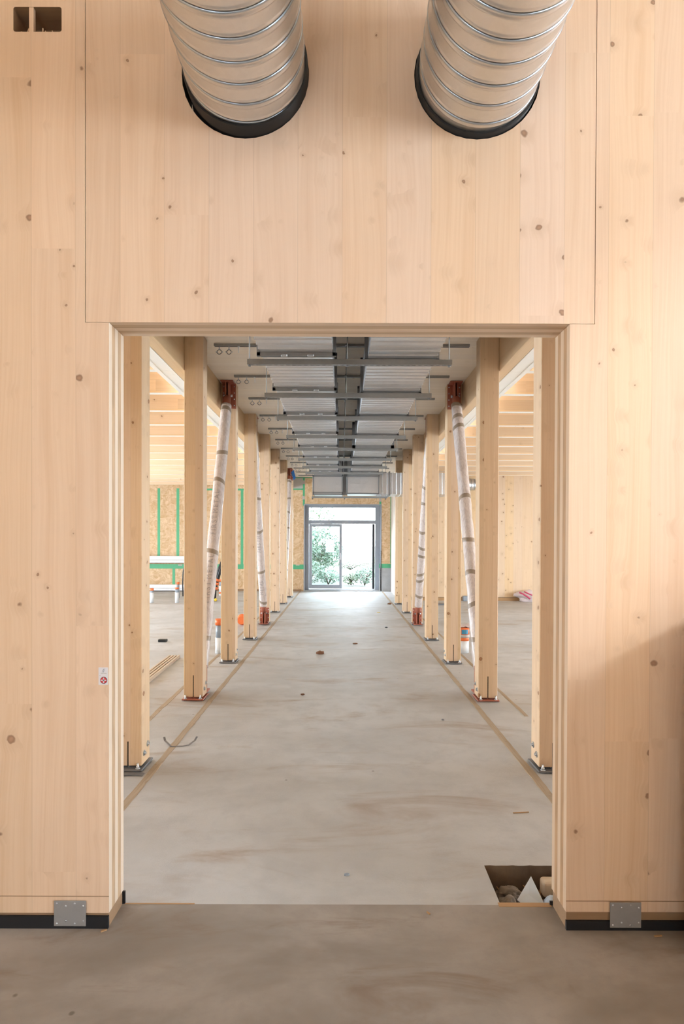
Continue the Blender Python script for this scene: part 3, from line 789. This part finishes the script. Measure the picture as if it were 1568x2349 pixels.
def duct_run(x0, x1, z0, z1, off, label, right):
    t = thing('rectangular_duct', label, 'ventilation duct', ((x0+x1)/2, 3.0, z0), 'rectangular ducts under the corridor ceiling')
    fl = [y+off for y in TR]
    ys = [2.6] + [3.6+off] + fl + [12.9]
    for a_, b_ in zip(ys, ys[1:]): duct_section(x0, x1, a_, b_, z0, z1).build('duct_section', 'duct', t)
    for y in [3.6+off] + fl:
        o_ = flange_ring(x0, x1, y, z0, z1).build('flange', 'flange', t)
        for u in (.33, .7):
            xc = x0+(x1-x0)*u; MB().box(xc-.025, xc+.025, y-.02, y+.02, z0-.034, z0-.018, bev=.004).build('clip', 'zinc', o_)
    if right:   # volume damper collar with sloped cheeks
        y = 9.32
        flange_ring(x0, x1, y-.2, z0, z1, .05, .02).build('damper_frame', 'flange', t)
    # drop box at the far end
    if not right:
        bx0, bx1, bz0, by0, by1 = -.60, .012, 2.53, 12.92, 13.75
    else:
        bx0, bx1, bz0, by0, by1 = .135, .80, 2.55, 12.92, 13.75
    d = MB(); d.box(bx0, bx1, by0, by1, bz0, z1, bev=.006)
    for k in range(4): zz = bz0+.1+.1*k; d.box(bx0+.03, bx1-.03, by0-.004, by0+.01, zz-.004, zz+.004)
    o_ = d.build('drop_box', 'duct', t)
    if not right: box(bx1-.004, .130, 13.02, 13.06, 2.51, 3.26).build('cross_brace', 'flange', t)
    flange_ring(bx0, bx1, by0+.005, bz0, 2.90, .022, .03).build('flange', 'flange', o_)
    flange_ring(bx0, bx1, 2.925, by0, by1, .025, .03, 'z').build('flange', 'flange', o_)
    if not right: flange_ring(bx0, bx1, bz0+.03, by0, by1, .022, .03, 'z').build('flange', 'flange', o_)
    if right:
        e0, e1 = .80, 2.5
        o_ = duct_section(12.98, 13.70, e0, e1, 2.535, 3.0, 'x', .1).build('branch_duct', 'duct', t)
        for xx in (.885, 1.05): flange_ring(12.98, 13.70, xx, 2.535, 3.0, .028, .03, 'x').build('flange', 'zinc' if xx < .9 else 'flange', o_)
duct_run(-.634, -.074, 2.975, 3.28, -.075, 'grey rectangular duct hanging under the corridor ceiling on the ring clamp side', False)
duct_run(.2135, .755, 2.975, 3.28, .075, 'grey rectangular duct under the corridor ceiling that turns off at its far end', True)
t = thing('trapeze_hanger', 'low bright steel bar under the drop boxes at the far end of both ducts', 'hanger', (0, 13.3, 2.47), 'trapeze hangers carrying the ducts')
box(-.66, 1.02, 13.28, 13.32, 2.465, 2.506, bev=.002).build('slotted_bar', 'rail', t)
for xr in (-.64, .072, .99):
    MB().cyl((xr, 13.3, 2.43), (xr, 13.3, CH-.002), .0045, 8).build('threaded_rod', 'rail', t)
    MB().cyl((xr, 13.3, 2.44), (xr, 13.3, 2.465), .012, 6).build('nut', 'dark', t)

# ------------------------------------------------------------------ end wall, tapes and door
wb = struct('wall_back')
D0, D1, DZ = -1.11, 1.2, 2.60
box(-HX, D0, HY, HY+.3, 0, CH+.1).build('osb_panel', 'osb', wb)
box(D1, 1.52, HY, HY+.3, .70, CH+.1).build('osb_panel', 'osb', wb)
box(D0, D1, HY, HY+.3, DZ, CH+.1).build('osb_panel', 'osb', wb)
box(D1-.05, 1.52, HY-.01, HY+.3, 0, .70).build('concrete_plinth', 'concrete', wb)
box(-1.445, -1.165, HY-.006, HY, 3.085, 3.40).build('cover_sheet', 'greypatch', wb)
def gt(x0, x1, z0, z1, y=HY): box(x0, x1, y-.003, y+.001, z0, z1).build('green_tape', 'green', wb)
for a_ in ((-1.155, -1.095, 2.57, 3.42), (-1.445, -.60, 3.40, 3.425), (-1.445, -1.155, 3.045, 3.085), (-1.46, -1.075, .66, .80), (1.145, 1.2, 2.57, 2.85), (1.478, 1.497, .85, 3.42), (1.145, 1.50, .69, .83),
           (-5.52, -5.44, 1.05, 3.08), (-4.95, -4.865, 1.05, 3.08), (-8, -1.46, .665, .80), (-5.07, -4.99, .19, .665), (-4.1, -1.5, 3.02, 3.075), (-3.02, -2.94, .8, 3.02)): gt(*a_)
for a_ in ((-1.165, -1.09, 3.22, 3.33), (-1.175, -1.10, 2.76, 2.86), (1.14, 1.205, 2.70, 2.83), (-1.36, -1.25, .77, .80), (-4.90, -4.78, .75, .79), (-3.62, -3.5, .76, .80)):
    box(a_[0], a_[1], HY-.005, HY+.001, a_[2], a_[3]).build('grey_patch', 'greypatch', wb)
box(-8, -1.2, HY-.03, HY, 0, .055).build('base_batten', 'sill', wb)
dr = struct('door_1')
fy0, fy1 = HY+.14, HY+.22
fr = MB()
fr.box(-1.11, -.975, fy0-.02, fy1, 0, 2.6, bev=.004); fr.box(1.03, 1.2, fy0-.02, fy1, 0, 2.6, bev=.004); fr.box(-.975, 1.03, fy0-.02, fy1, 2.52, 2.6, bev=.004)
fr.box(-.975, 1.03, fy0-.02, fy1, 2.035, 2.14, bev=.004); fr.box(-.975, 1.03, fy0-.02, fy1, .0, .05, bev=.004)
fr.box(-1.125, -1.09, HY-.01, fy1, 0, 2.62, bev=.002); fr.box(1.18, 1.215, HY-.01, fy1, 0, 2.62, bev=.002); fr.box(-1.09, 1.18, HY-.01, fy1, 2.585, 2.62, bev=.002)
fr.build('door_frame', 'alu', dr)
box(-.975, 1.03, fy0+.03, fy0+.04, 2.14, 2.52).build('transom_glass', 'glass', dr)
lf = MB()
for a_ in ((-.966, -.878, .08, 2.03), (-.052, .024, .08, 2.03), (-.878, -.052, 1.945, 2.03), (-.878, -.052, .08, .183)): lf.box(a_[0], a_[1], fy0-.04, fy0+.02, a_[2], a_[3], bev=.004)
lf = lf.build('sliding_leaf', 'alu', dr)
box(-.878, -.052, fy0-.014, fy0-.004, .183, 1.945).build('glass_pane', 'glass', lf)
MB().box(-.025, -.003, fy0-.075, fy0-.06, .95, 1.15, bev=.004).box(-.02, -.008, fy0-.062, fy0-.04, .965, .985).box(-.02, -.008, fy0-.062, fy0-.04, 1.115, 1.135).build('handle', 'whitealu', lf)
box(.947, 1.014, fy0-.01, fy0+.06, .06, 2.03, bev=.003).build('guide_post', 'anthracite', dr)
box(-1.12, 1.2, HY-.02, fy1+.1, 0, .03, bev=.003).build('door_sill', 'plate', dr)
ch = MB()
for k in range(26):
    z = .40 + k*.032; ch.box(1.187, 1.209, HY-.055, HY-.045, z, z+.024, bev=.003) if k % 2 else ch.box(1.190, 1.206, HY-.058, HY-.042, z-.006, z+.03, bev=.003)
ch.build('perforated_strap', 'black', origin=(1.198, HY-.05, .4), **tg('black perforated strap hanging against the wall beside the far glass door', 'strap'))

# right-hand bay wall, corridor return
wr = struct('wall_right_bay')
o = holed('wall_panel', 'sidewood', ('y', 15.2), (1.52, HX), .09, CH+.1, .2, [(2.49, 2.98, 2.68, 3.19)]); del o['kind']; o.parent = wr
box(1.9, HX, 15.185, 15.25, 0, .075).build('base_batten', 'chip', wr); box(1.52, HX, 15.22, 15.4, .0, .10).build('base_gap', 'sill', wr)
o = box(1.50, 1.60, 15.2, HY, 0, CH+.1).build('wall_return_hall', 'pinkwhite'); o['kind'] = 'structure'
du = thing('duct_stub', 'square duct end with pale inner panel in the wood wall opening of the right bay', 'duct', (2.735, 15.1, 2.68))
m = MB()
for a_ in ((2.47, 2.49, 2.66, 3.20), (2.98, 3.0, 2.66, 3.20), (2.49, 2.98, 2.66, 2.68), (2.49, 2.98, 3.18, 3.20)): m.box(a_[0], a_[1], 15.12, 15.35, a_[2], a_[3])
m.build('frame', 'zinc', du)
m = MB(); v = [m.bm.verts.new(p) for p in ((2.49, 15.14, 3.15), (2.49, 15.14, 2.70), (2.72, 15.3, 2.82), (2.72, 15.3, 3.08))]; m.bm.faces.new(v)
o = m.build('panel', 'white', du); md = o.modifiers.new('t', 'SOLIDIFY'); md.thickness = .01
ds = thing('duct_stub', 'short round ribbed duct lying across the wood wall behind the wrapped brace', 'duct', (3.15, 15.03, 2.95))
MB().pipe((2.99, 15.03, 2.95), (3.36, 15.03, 2.95), .142, .136, 48).build('tube', 'galv', ds)
for x in (3.05, 3.15, 3.25, 3.34): MB().pipe((x, 15.03, 2.95), (x+.02, 15.03, 2.95), .148, .141, 48).build('bead', 'zinc', ds)
box(3.1, 3.2, 15.165, 15.2, 2.87, 3.03).build('wall_bracket', 'galv', ds)

# outer walls of the hall with their windows
HLW = [(3.9, 6.8, .12, 2.7), (7.2, 10.4, .12, 2.8), (10.8, 13.4, .12, 2.5), (14.8, 16.3, .12, 1.7)]
HRW = [(3.0, 6.9, .12, 1.95), (7.2, 10.4, .12, 1.85), (11.0, 13.2, .12, 1.85)]
for nm, a_, b_ in (('wall_left_end', -HX-.2, FX0-.2), ('wall_right_end', FX1+.2, HX+.2)):
    o = box(a_, b_, WY, WB, 0, CH+.1).build(nm, 'sidewood'); o['kind'] = 'structure'
holed('wall_left', 'sidewood', ('x', -HX-.2), (WB, HY+.3), 0, CH+.1, .2, HLW)
holed('wall_right', 'sidewood', ('x', HX), (WB, 15.4), 0, CH+.1, .2, HRW)
def glaze(name, ax, c, h):
    w = struct(name); u0_, u1_, z0, z1 = h; m = MB()
    def b(a0, a1, d0, d1, t0, t1, mm): mm.box(c+t0, c+t1, a0, a1, d0, d1) if ax == 'x' else mm.box(a0, a1, c+t0, c+t1, d0, d1)
    for a_ in ((u0_, u0_+.06, z0, z1), (u1_-.06, u1_, z0, z1), (u0_+.06, u1_-.06, z0, z0+.06), (u0_+.06, u1_-.06, z1-.06, z1), ((u0_+u1_)/2-.03, (u0_+u1_)/2+.03, z0+.06, z1-.06)): b(*a_, -.03, .03, m)
    m.build('window_frame', 'alu', w)
wn = 1
for ax, c, hs in (('x', -HX-.1, HLW), ('x', HX+.1, HRW), ('x', FX1+.1, FRW), ('y', FY0-.1, FBW), ('x', FX0-.1, FLW)):
    for h in hs: glaze(f'window_{wn}', ax, c, h); wn += 1

# ------------------------------------------------------------------ loose things in the bays
def pipe_stub(x, y, h, label, r=.045, seq=(('white', .6), ('greypipe', .2), ('orange', .2)), lean=0.):
    t = thing('pipe_stub', label, 'pipe', (x, y, 0), 'capped pipe stubs rising from the floor'); z = 0
    for i, (mt, fz) in enumerate(seq):
        z1 = z+h*fz; rr = r*(1.0 if i == 0 else .9 if mt == 'greypipe' else 1.02)
        MB().cyl((x+lean*z, y, z), (x+lean*z1, y, z1), rr, 24).build({'white': 'sleeve', 'greypipe': 'pipe', 'orange': 'cap'}[mt], mt, t); z = z1
    return t
pipe_stub(-4.585, 14.42, .345, 'white sleeved grey pipe with orange cap, standing alone left of the pipe cluster', .045, (('white', .72), ('greypipe', .13), ('orange', .15)))
pipe_stub(-3.97, 14.40, .37, 'white sleeved grey pipe with orange cap at front of the pipe cluster', .045, (('white', .68), ('greypipe', .22), ('orange', .10)))
pipe_stub(-4.27, 15.6, .42, 'thin grey pipe with orange cap behind the front pipe of the cluster', .035, (('greypipe', .85), ('orange', .15)))
t = pipe_stub(-4.17, 16.0, .62, 'tall thin white pipe tied with orange tape beside a black hose', .032, (('white', .5), ('orange', .06), ('white', .22), ('orange', .08), ('white', .14)))
MB().tube([(-4.26, 16.05, 0), (-4.27, 16.05, .35), (-4.26, 16.05, .65), (-4.22, 16.05, .83), (-4.15, 16.05, .93), (-4.05, 16.05, .97), (-3.9, 16.05, .9), (-3.85, 16.05, .6), (-3.84, 16.05, 0)], .016, 10).build('black_hose', 'black', origin=(-4.2, 16.05, 0), **tg('thin black hose arching out of the floor beside the tall white pipe', 'hose'))
pipe_stub(-3.30, 16.35, .45, 'white pipe with grey middle and orange cap behind the black hose bundle', .05, (('white', .12), ('orange', .10), ('white', .38), ('greypipe', .25), ('orange', .15)))
pipe_stub(-1.625, 7.95, .46, 'grey pipe with orange cap and white sleeve behind third left row post', .052, (('white', .46), ('greypipe', .36), ('orange', .18)))
MB().sphere((-1.76, 10.62, .10), .10, 3, (1, .8, 1)).cyl((-1.76, 10.62, .10), (-1.76, 10.52, .10), .085, 24, .07).build('orange_plug', 'orange', origin=(-1.76, 10.6, 0), **tg('round orange pipe plug lying on the floor behind fourth left row post', 'plug'))
# black hose bundle
hb = thing('hose_bundle', 'bundle of black hoses tied with orange tape leaning up from the left bay floor', 'hose bundle', (-3.17, 14.8, 0))
for i in range(7):
    dx, dy = .05*math.cos(i*PI/3)*(i > 0), .05*math.sin(i*PI/3)*(i > 0); top = 1.02-.05*(i % 3)
    MB().tube([(-3.2+dx, 14.85+dy, 0), (-3.18+dx*.9, 14.85+dy, .25), (-3.12+dx*.8, 14.85+dy, .5), (-3.02+dx*.7, 14.85+dy, .8), (-2.94+dx*.5, 14.85+dy, top)], .027, 12).build('hose', 'black', hb)
MB().cyl((-2.945, 14.85, 1.0), (-2.93, 14.85, 1.07), .035, 14).build('end_cap', 'yellow', hb)
MB().sphere((-3.11, 14.76, .04), .04, 2, (1, 1, 1)).build('end_cap', 'yellow', hb)
for z in (.34, .45, .54):
    xx = -3.2+.33*(z-.1)*.6; MB().pipe((xx-.01, 14.85, z-.03), (xx+.015, 14.85, z+.03), .09, .082, 28).build('tape_band', 'orange', hb)
# aluminium profiles before the end wall
def profile(z0, z1, label):
    t = thing('white_profile', label, 'profile', (-5.6, 17.6, z0), 'white profiles along the end wall')
    zm = z0+(z1-z0)*.45
    box(-7.6, -4.0, 17.62, 17.70, zm+.006, z1, bev=.003).build('upper_face', 'whitealu', t); box(-7.6, -4.0, 17.60, 17.70, z0+.015, zm-.002, bev=.003).build('lower_face', 'whitealu', t)
    box(-7.6, -4.0, 17.63, 17.69, z0-.0, z0+.02).build('bottom_seal', 'slot', t)
    for x in (-7.2, -4.15): box(x-.03, x+.03, 17.69, 17.90, z0+.04, z1-.02).build('bracket', 'alu', t)
profile(.835, 1.05, 'long white metal profile fixed across the end wall above the green tape')
profile(.01, .20, 'long white metal profile at floor level along the end wall behind the pipes')
# battens on the floor
for i in range(4):
    x = -2.075-.039*i
    MB().obox((x+.10, 4.6, .018), (x, 7.62-.0*i, .018), .026, .036, bev=.003).build('batten', 'batten', origin=(x, 6.1, 0),
        **tg(['long batten at the aisle edge of the batten bundle on the left bay floor', 'second long batten from the aisle edge in the bundle on the floor', 'third long batten from the aisle edge in the bundle on the floor', 'long batten on the outer edge of the batten bundle on the floor'][i], 'batten', 'battens lying on the floor'))
# right bay
t = thing('pipe_stub', 'wrapped pipe stub with torn plastic, orange tape and a blue label in the right bay', 'pipe', (1.70, 8.06, 0), 'capped pipe stubs rising from the floor')
MB().cyl((1.66, 8.06, 0), (1.66, 8.06, .17), .075, 28).build('sleeve', 'white', t); MB().pipe((1.66, 8.06, .165), (1.66, 8.06, .215), .078, .07, 28).build('tape_band', 'orange', t)
MB().cyl((1.66, 8.06, .21), (1.66, 8.06, .25), .088, 28, .08).build('collar', 'greypatch', t); MB().cyl((1.66, 8.06, .25), (1.66, 8.06, .34), .08, 28).build('cap', 'orange', t)
m = MB(); n = 10
for i in range(n):
    for zz in (.258, .318):
        a = -2.05+1.15*i/(n-1); m.bm.verts.new((1.66+.0825*math.cos(a), 8.06+.0825*math.sin(a), zz))
m.bm.verts.ensure_lookup_table()
for i in range(n-1): m.bm.faces.new([m.bm.verts[k] for k in (2*i, 2*i+2, 2*i+3, 2*i+1)])
m.build('blue_label', 'petrol', t)
m = MB(); g_ = [[m.bm.verts.new((1.50+.045*i, 8.0+.05*j, .365+.03*noise.noise(Vector((i*.9, j*.9, 3)))+.02*noise.noise(Vector((i*2., j*2., 9))))) for j in range(5)] for i in range(8)]
for i in range(7):
    for j in range(4): f = m.bm.faces.new((g_[i][j], g_[i+1][j], g_[i+1][j+1], g_[i][j+1])); f.smooth = True
o = m.build('torn_plastic', 'bagplastic', t); md = o.modifiers.new('t', 'SOLIDIFY'); md.thickness = .012
bg = crumple((4.72, 15.0, .13), (.30, .13, .14), 31, 'crumpled pale plastic bag with red print against the wood wall of the right bay', 'bagplastic', 'rubble_bag', amp=.4)
bg['category'] = 'bag'
m = MB(); m.tube([(4.46, 14.88, .24), (4.55, 14.86, .20), (4.65, 14.85, .14), (4.72, 14.85, .08)], .02, 8); m.build('print', 'bagred', bg)
m = MB(); m.tube([(4.58, 14.87, .26), (4.66, 14.84, .22), (4.78, 14.84, .17)], .016, 8); m.build('print', 'bagred', bg)
box(3.10, 3.26, 15.05, 15.17, .0, .125, bev=.01).build('grey_box', 'greypipe', origin=(3.18, 15.1, 0), **tg('small grey box on the floor at the foot of the right bay wood wall', 'box'))
box(2.05, 2.55, 14.05, 14.3, 0, .035, bev=.004).build('dark_offcut', 'dark', origin=(2.3, 14.2, 0), **tg('flat dark offcut on the right bay floor behind the corridor posts', 'offcut'))
box(-2.70, -2.58, 8.78, 8.86, 0, .04, bev=.004).build('dark_offcut', 'black', origin=(-2.64, 8.82, 0), **tg('small dark block lying on the left bay floor beyond the battens', 'offcut'))

# ------------------------------------------------------------------ litter on the floor
def ribbon(pts, w, name, mat, label, cat, th_=.0015):
    m = MB(); P = [Vector(p) for p in pts]; prev = None
    for i, p in enumerate(P):
        d = (P[min(i+1, len(P)-1)]-P[max(i-1, 0)]); d.z = 0; d.normalize(); s_ = Vector((-d.y, d.x, 0))*w/2
        cur = [m.bm.verts.new(p+s_), m.bm.verts.new(p-s_)]
        if prev: m.bm.faces.new((prev[0], prev[1], cur[1], cur[0]))
        prev = cur
    o = m.build(name, mat, origin=pts[0], **tg(label, cat)); md = o.modifiers.new('t', 'SOLIDIFY'); md.thickness = th_; return o
ribbon([(-1.315, 4.43, .035), (-1.30, 4.40, .02), (-1.23, 4.31, .008), (-1.15, 4.33, .004), (-1.11, 4.35, .006), (-1.08, 4.40, .02), (-1.07, 4.43, .04)], .016, 'bent_strap', 'dark', 'thin bent grey strapping band lying across the floor groove on the left', 'strap', .002)
ribbon([(-1.40, 3.80, .006), (-1.36, 3.80, .008), (-1.31, 3.80, .007), (-1.26, 3.80, .003)], .05, 'rubber_strip', 'dark', 'flat dark ribbed rubber strip on the floor before the first left row post', 'strip', .003)
def lump(x, y, r, label, name, mat, cat, sq=(1, .7, .5), jit=.5):
    MB().sphere((x, y, r*sq[2]*.75), r, 2, sq, jit=jit, freq=2.3).build(name, mat, origin=(x, y, 0), **tg(label, cat, 'bits of litter on the corridor floor'))
lump(-.274, 7.90, .055, 'curled brown dry leaf on the middle of the corridor floor', 'dry_leaf', 'leaf', 'leaf', (1, .6, .45), .6)
lump(.21, 8.70, .03, 'small flat dark scrap on the corridor floor beyond the curled leaf', 'floor_scrap', 'leaf', 'scrap', (1.2, .7, .3))
lump(.79, 10.33, .024, 'tiny dark pebble on the right side of the corridor floor', 'pebble', 'anthracite', 'pebble')
lump(1.16, 14.2, .05, 'brown crumpled scrap on the floor near the far end of the right row', 'floor_scrap', 'leaf', 'scrap')
lump(-.37, 5.79, .02, 'small dark crumb on the corridor floor nearer than the curled leaf', 'floor_scrap', 'leaf', 'scrap')
lump(.795, 12.57, .03, 'small yellow scrap on the corridor floor towards the glass door', 'floor_scrap', 'yellow', 'scrap', (1.2, .6, .2))
lump(.03, 2.66, .012, 'tiny grey pebble on the hall floor just beyond the threshold', 'pebble', 'greypipe', 'pebble')
lump(.86, 4.99, .012, 'tiny dark pebble beside the right floor groove', 'pebble', 'dark', 'pebble')
def chip(x, y, a, L, label):
    MB().obox((x-L/2*math.cos(a), y-L/2*math.sin(a), .003), (x+L/2*math.cos(a), y+L/2*math.sin(a), .004), .006, .004).build('wood_chip', 'chip', origin=(x, y, 0), **tg(label, 'wood chip', 'bits of litter on the corridor floor'))
chip(.357, 2.385, 2.2, .018, 'pale wood chip on the front floor just before the threshold')
chip(1.21, 2.25, .1, .03, 'orange wood chip against the foot of the shaded wall side')
chip(-.905, 2.27, .5, .022, 'brown splinter at the foot of the wall corner beside the doorway')
chip(1.0, 3.28, .1, .09, 'thin brown wood sliver across the right floor groove')

# ------------------------------------------------------------------ outside
gr = MB(); n = 30; rows = []
for i in range(n+1):
    y = 18.4+i*1.2; rows.append([gr.bm.verts.new((-16+j*1.6, y, -.06+.055*max(0, y-20.5)*(1 if y < 27 else 1)*.6+.06*noise.noise(Vector((j*.9, y*.7, 0))))) for j in range(21)])
for a_, b_ in zip(rows, rows[1:]):
    for j in range(20): gr.bm.faces.new((a_[j], a_[j+1], b_[j+1], b_[j]))
o = gr.build('terrain', 'soil'); o['kind'] = 'structure'
def bush(c, size, nl, label, mat, leaf=.07, stems=7, name='bush', grp=None):
    t = thing(name, label, 'plant', c, grp); m = MB()
    for i in range(nl):
        while True:
            p = Vector((R.uniform(-1, 1), R.uniform(-1, 1), R.uniform(0, 1)))
            if Vector((p.x, p.y, (p.z-.55)*2)).length < 1 and noise.noise(p*2.4+Vector(c)) > -.22: break
        p = Vector((c[0]+p.x*size[0], c[1]+p.y*size[1], c[2]+p.z*size[2]))
        u = Vector((R.uniform(-1, 1), R.uniform(-1, 1), R.uniform(-.6, .6))).normalized(); w = u.orthogonal().normalized(); l = leaf*R.uniform(.6, 1.3)
        v = [m.bm.verts.new(p+q) for q in (u*l, w*l*.35, -u*l*.8, -w*l*.35)]; m.bm.faces.new(v)
    m.build('foliage', mat, t)
    s_ = MB()
    for i in range(stems):
        a = R.uniform(0, 2*PI); e = Vector((c[0]+math.cos(a)*size[0]*.6, c[1]+math.sin(a)*size[1]*.6, c[2]+size[2]*R.uniform(.5, .85)))
        s_.tube([c, Vector(c).lerp(e, .5)+Vector((0, 0, .1)), e], [.018, .012, .005], 6)
    s_.build('stems', 'twig', t, kind='stuff'); return t
bush((-1.05, 22.6, .25), (1.15, .9, 1.75), 4200, 'big green bush seen through the glass of the sliding door leaf', 'leafgreen', .07)
bush((-1.1, 20.6, -.02), (.55, .5, .85), 1100, 'low green bush behind the lower glass of the sliding door leaf', 'leafgreen', .055)
bush((-.45, 21.0, -.02), (.5, .4, .5), 420, 'small green weed clump left of the open door gap', 'leafgreen', .055)
bush((.35, 20.8, -.02), (.32, .3, .42), 300, 'small leafy weed at the left side of the open door gap', 'palegreen', .055)
bush((.82, 20.6, -.02), (.35, .3, .62), 420, 'leafy weed before the dark guide post in the open door gap', 'leafgreen', .055)
bush((1.5, 22.0, .05), (.5, .4, .9), 420, 'twiggy brown green shrub at the right side of the open door gap', 'palegreen', .05)
bush((-2.6, 29., .55), (2.3, 1.5, 4.6), 2600, 'tall pale tree crown seen through the transom glass', 'palegreen', .13)
bush((.4, 25.5, .3), (1.6, .6, .35), 700, 'low strip of weeds on the bank behind the door gap', 'palegreen', .05)

# ------------------------------------------------------------------ light
w = bpy.data.worlds.new('world'); sc.world = w; w.use_nodes = True
nt = w.node_tree; bg_ = nt.nodes['Background']
tc = nt.nodes.new('ShaderNodeTexCoord'); sx = nt.nodes.new('ShaderNodeSeparateXYZ'); rp_ = nt.nodes.new('ShaderNodeValToRGB')
nt.links.new(tc.outputs['Generated'], sx.inputs[0]); nt.links.new(sx.outputs[2], rp_.inputs[0])
rp_.color_ramp.elements[0].position = 0.; rp_.color_ramp.elements[0].color = (.82, .92, 1., 1)
rp_.color_ramp.elements[1].position = .6; rp_.color_ramp.elements[1].color = (.72, .86, 1., 1)
nt.links.new(rp_.outputs[0], bg_.inputs[0]); bg_.inputs[1].default_value = 1.
sl = bpy.data.lights.new('hazy_sun', 'SUN'); sl.energy = .135; sl.angle = math.radians(7); sl.color = (1., .97, .93)
so = bpy.data.objects.new('hazy_sun', sl); C.objects.link(so); so.rotation_euler = Vector((-1, .35, -.5)).to_track_quat('-Z', 'Y').to_euler(); so.location = (12, -4, 9)
def portal(name, loc, rot, sx_, sy_):
    l = bpy.data.lights.new(name, 'AREA'); l.shape = 'RECTANGLE'; l.size = sx_; l.size_y = sy_
    l.cycles.is_portal = True
    o = bpy.data.objects.new(name, l); C.objects.link(o); o.location = loc; o.rotation_euler = rot
H_ = PI/2
for (u0_, u1_, z0, z1) in HLW: portal('window_daylight', (-HX-.25, (u0_+u1_)/2, (z0+z1)/2), (0, -H_, 0), z1-z0, u1_-u0_)
for (u0_, u1_, z0, z1) in HRW: portal('window_daylight', (HX+.25, (u0_+u1_)/2, (z0+z1)/2), (0, H_, 0), z1-z0, u1_-u0_)
for (u0_, u1_, z0, z1) in FRW: portal('window_daylight', (FX1+.25, (u0_+u1_)/2, (z0+z1)/2), (0, H_, 0), z1-z0, u1_-u0_)
for (u0_, u1_, z0, z1) in FLW: portal('window_daylight', (FX0-.25, (u0_+u1_)/2, (z0+z1)/2), (0, -H_, 0), z1-z0, u1_-u0_)
for (u0_, u1_, z0, z1) in FBW: portal('window_daylight', ((u0_+u1_)/2, FY0-.25, (z0+z1)/2), (H_, 0, 0), u1_-u0_, z1-z0)
portal('door_daylight', (.03, HY+.35, 1.3), (-H_, 0, 0), 2.1, 2.6)

sc.view_settings.view_transform = 'Standard'; sc.view_settings.look = 'None'; sc.view_settings.gamma = 1.
sc.view_settings.use_curve_mapping = False
sc.view_settings.exposure = 4.27
cy = sc.cycles
cy.max_bounces = 5; cy.diffuse_bounces = 4; cy.glossy_bounces = 3; cy.transparent_max_bounces = 12; cy.transmission_bounces = 4
cy.sample_clamp_indirect = 0; cy.caustics_reflective = False; cy.caustics_refractive = False
cy.use_denoising = True
cy.use_adaptive_sampling = True; cy.adaptive_threshold = .12; cy.adaptive_min_samples = 16
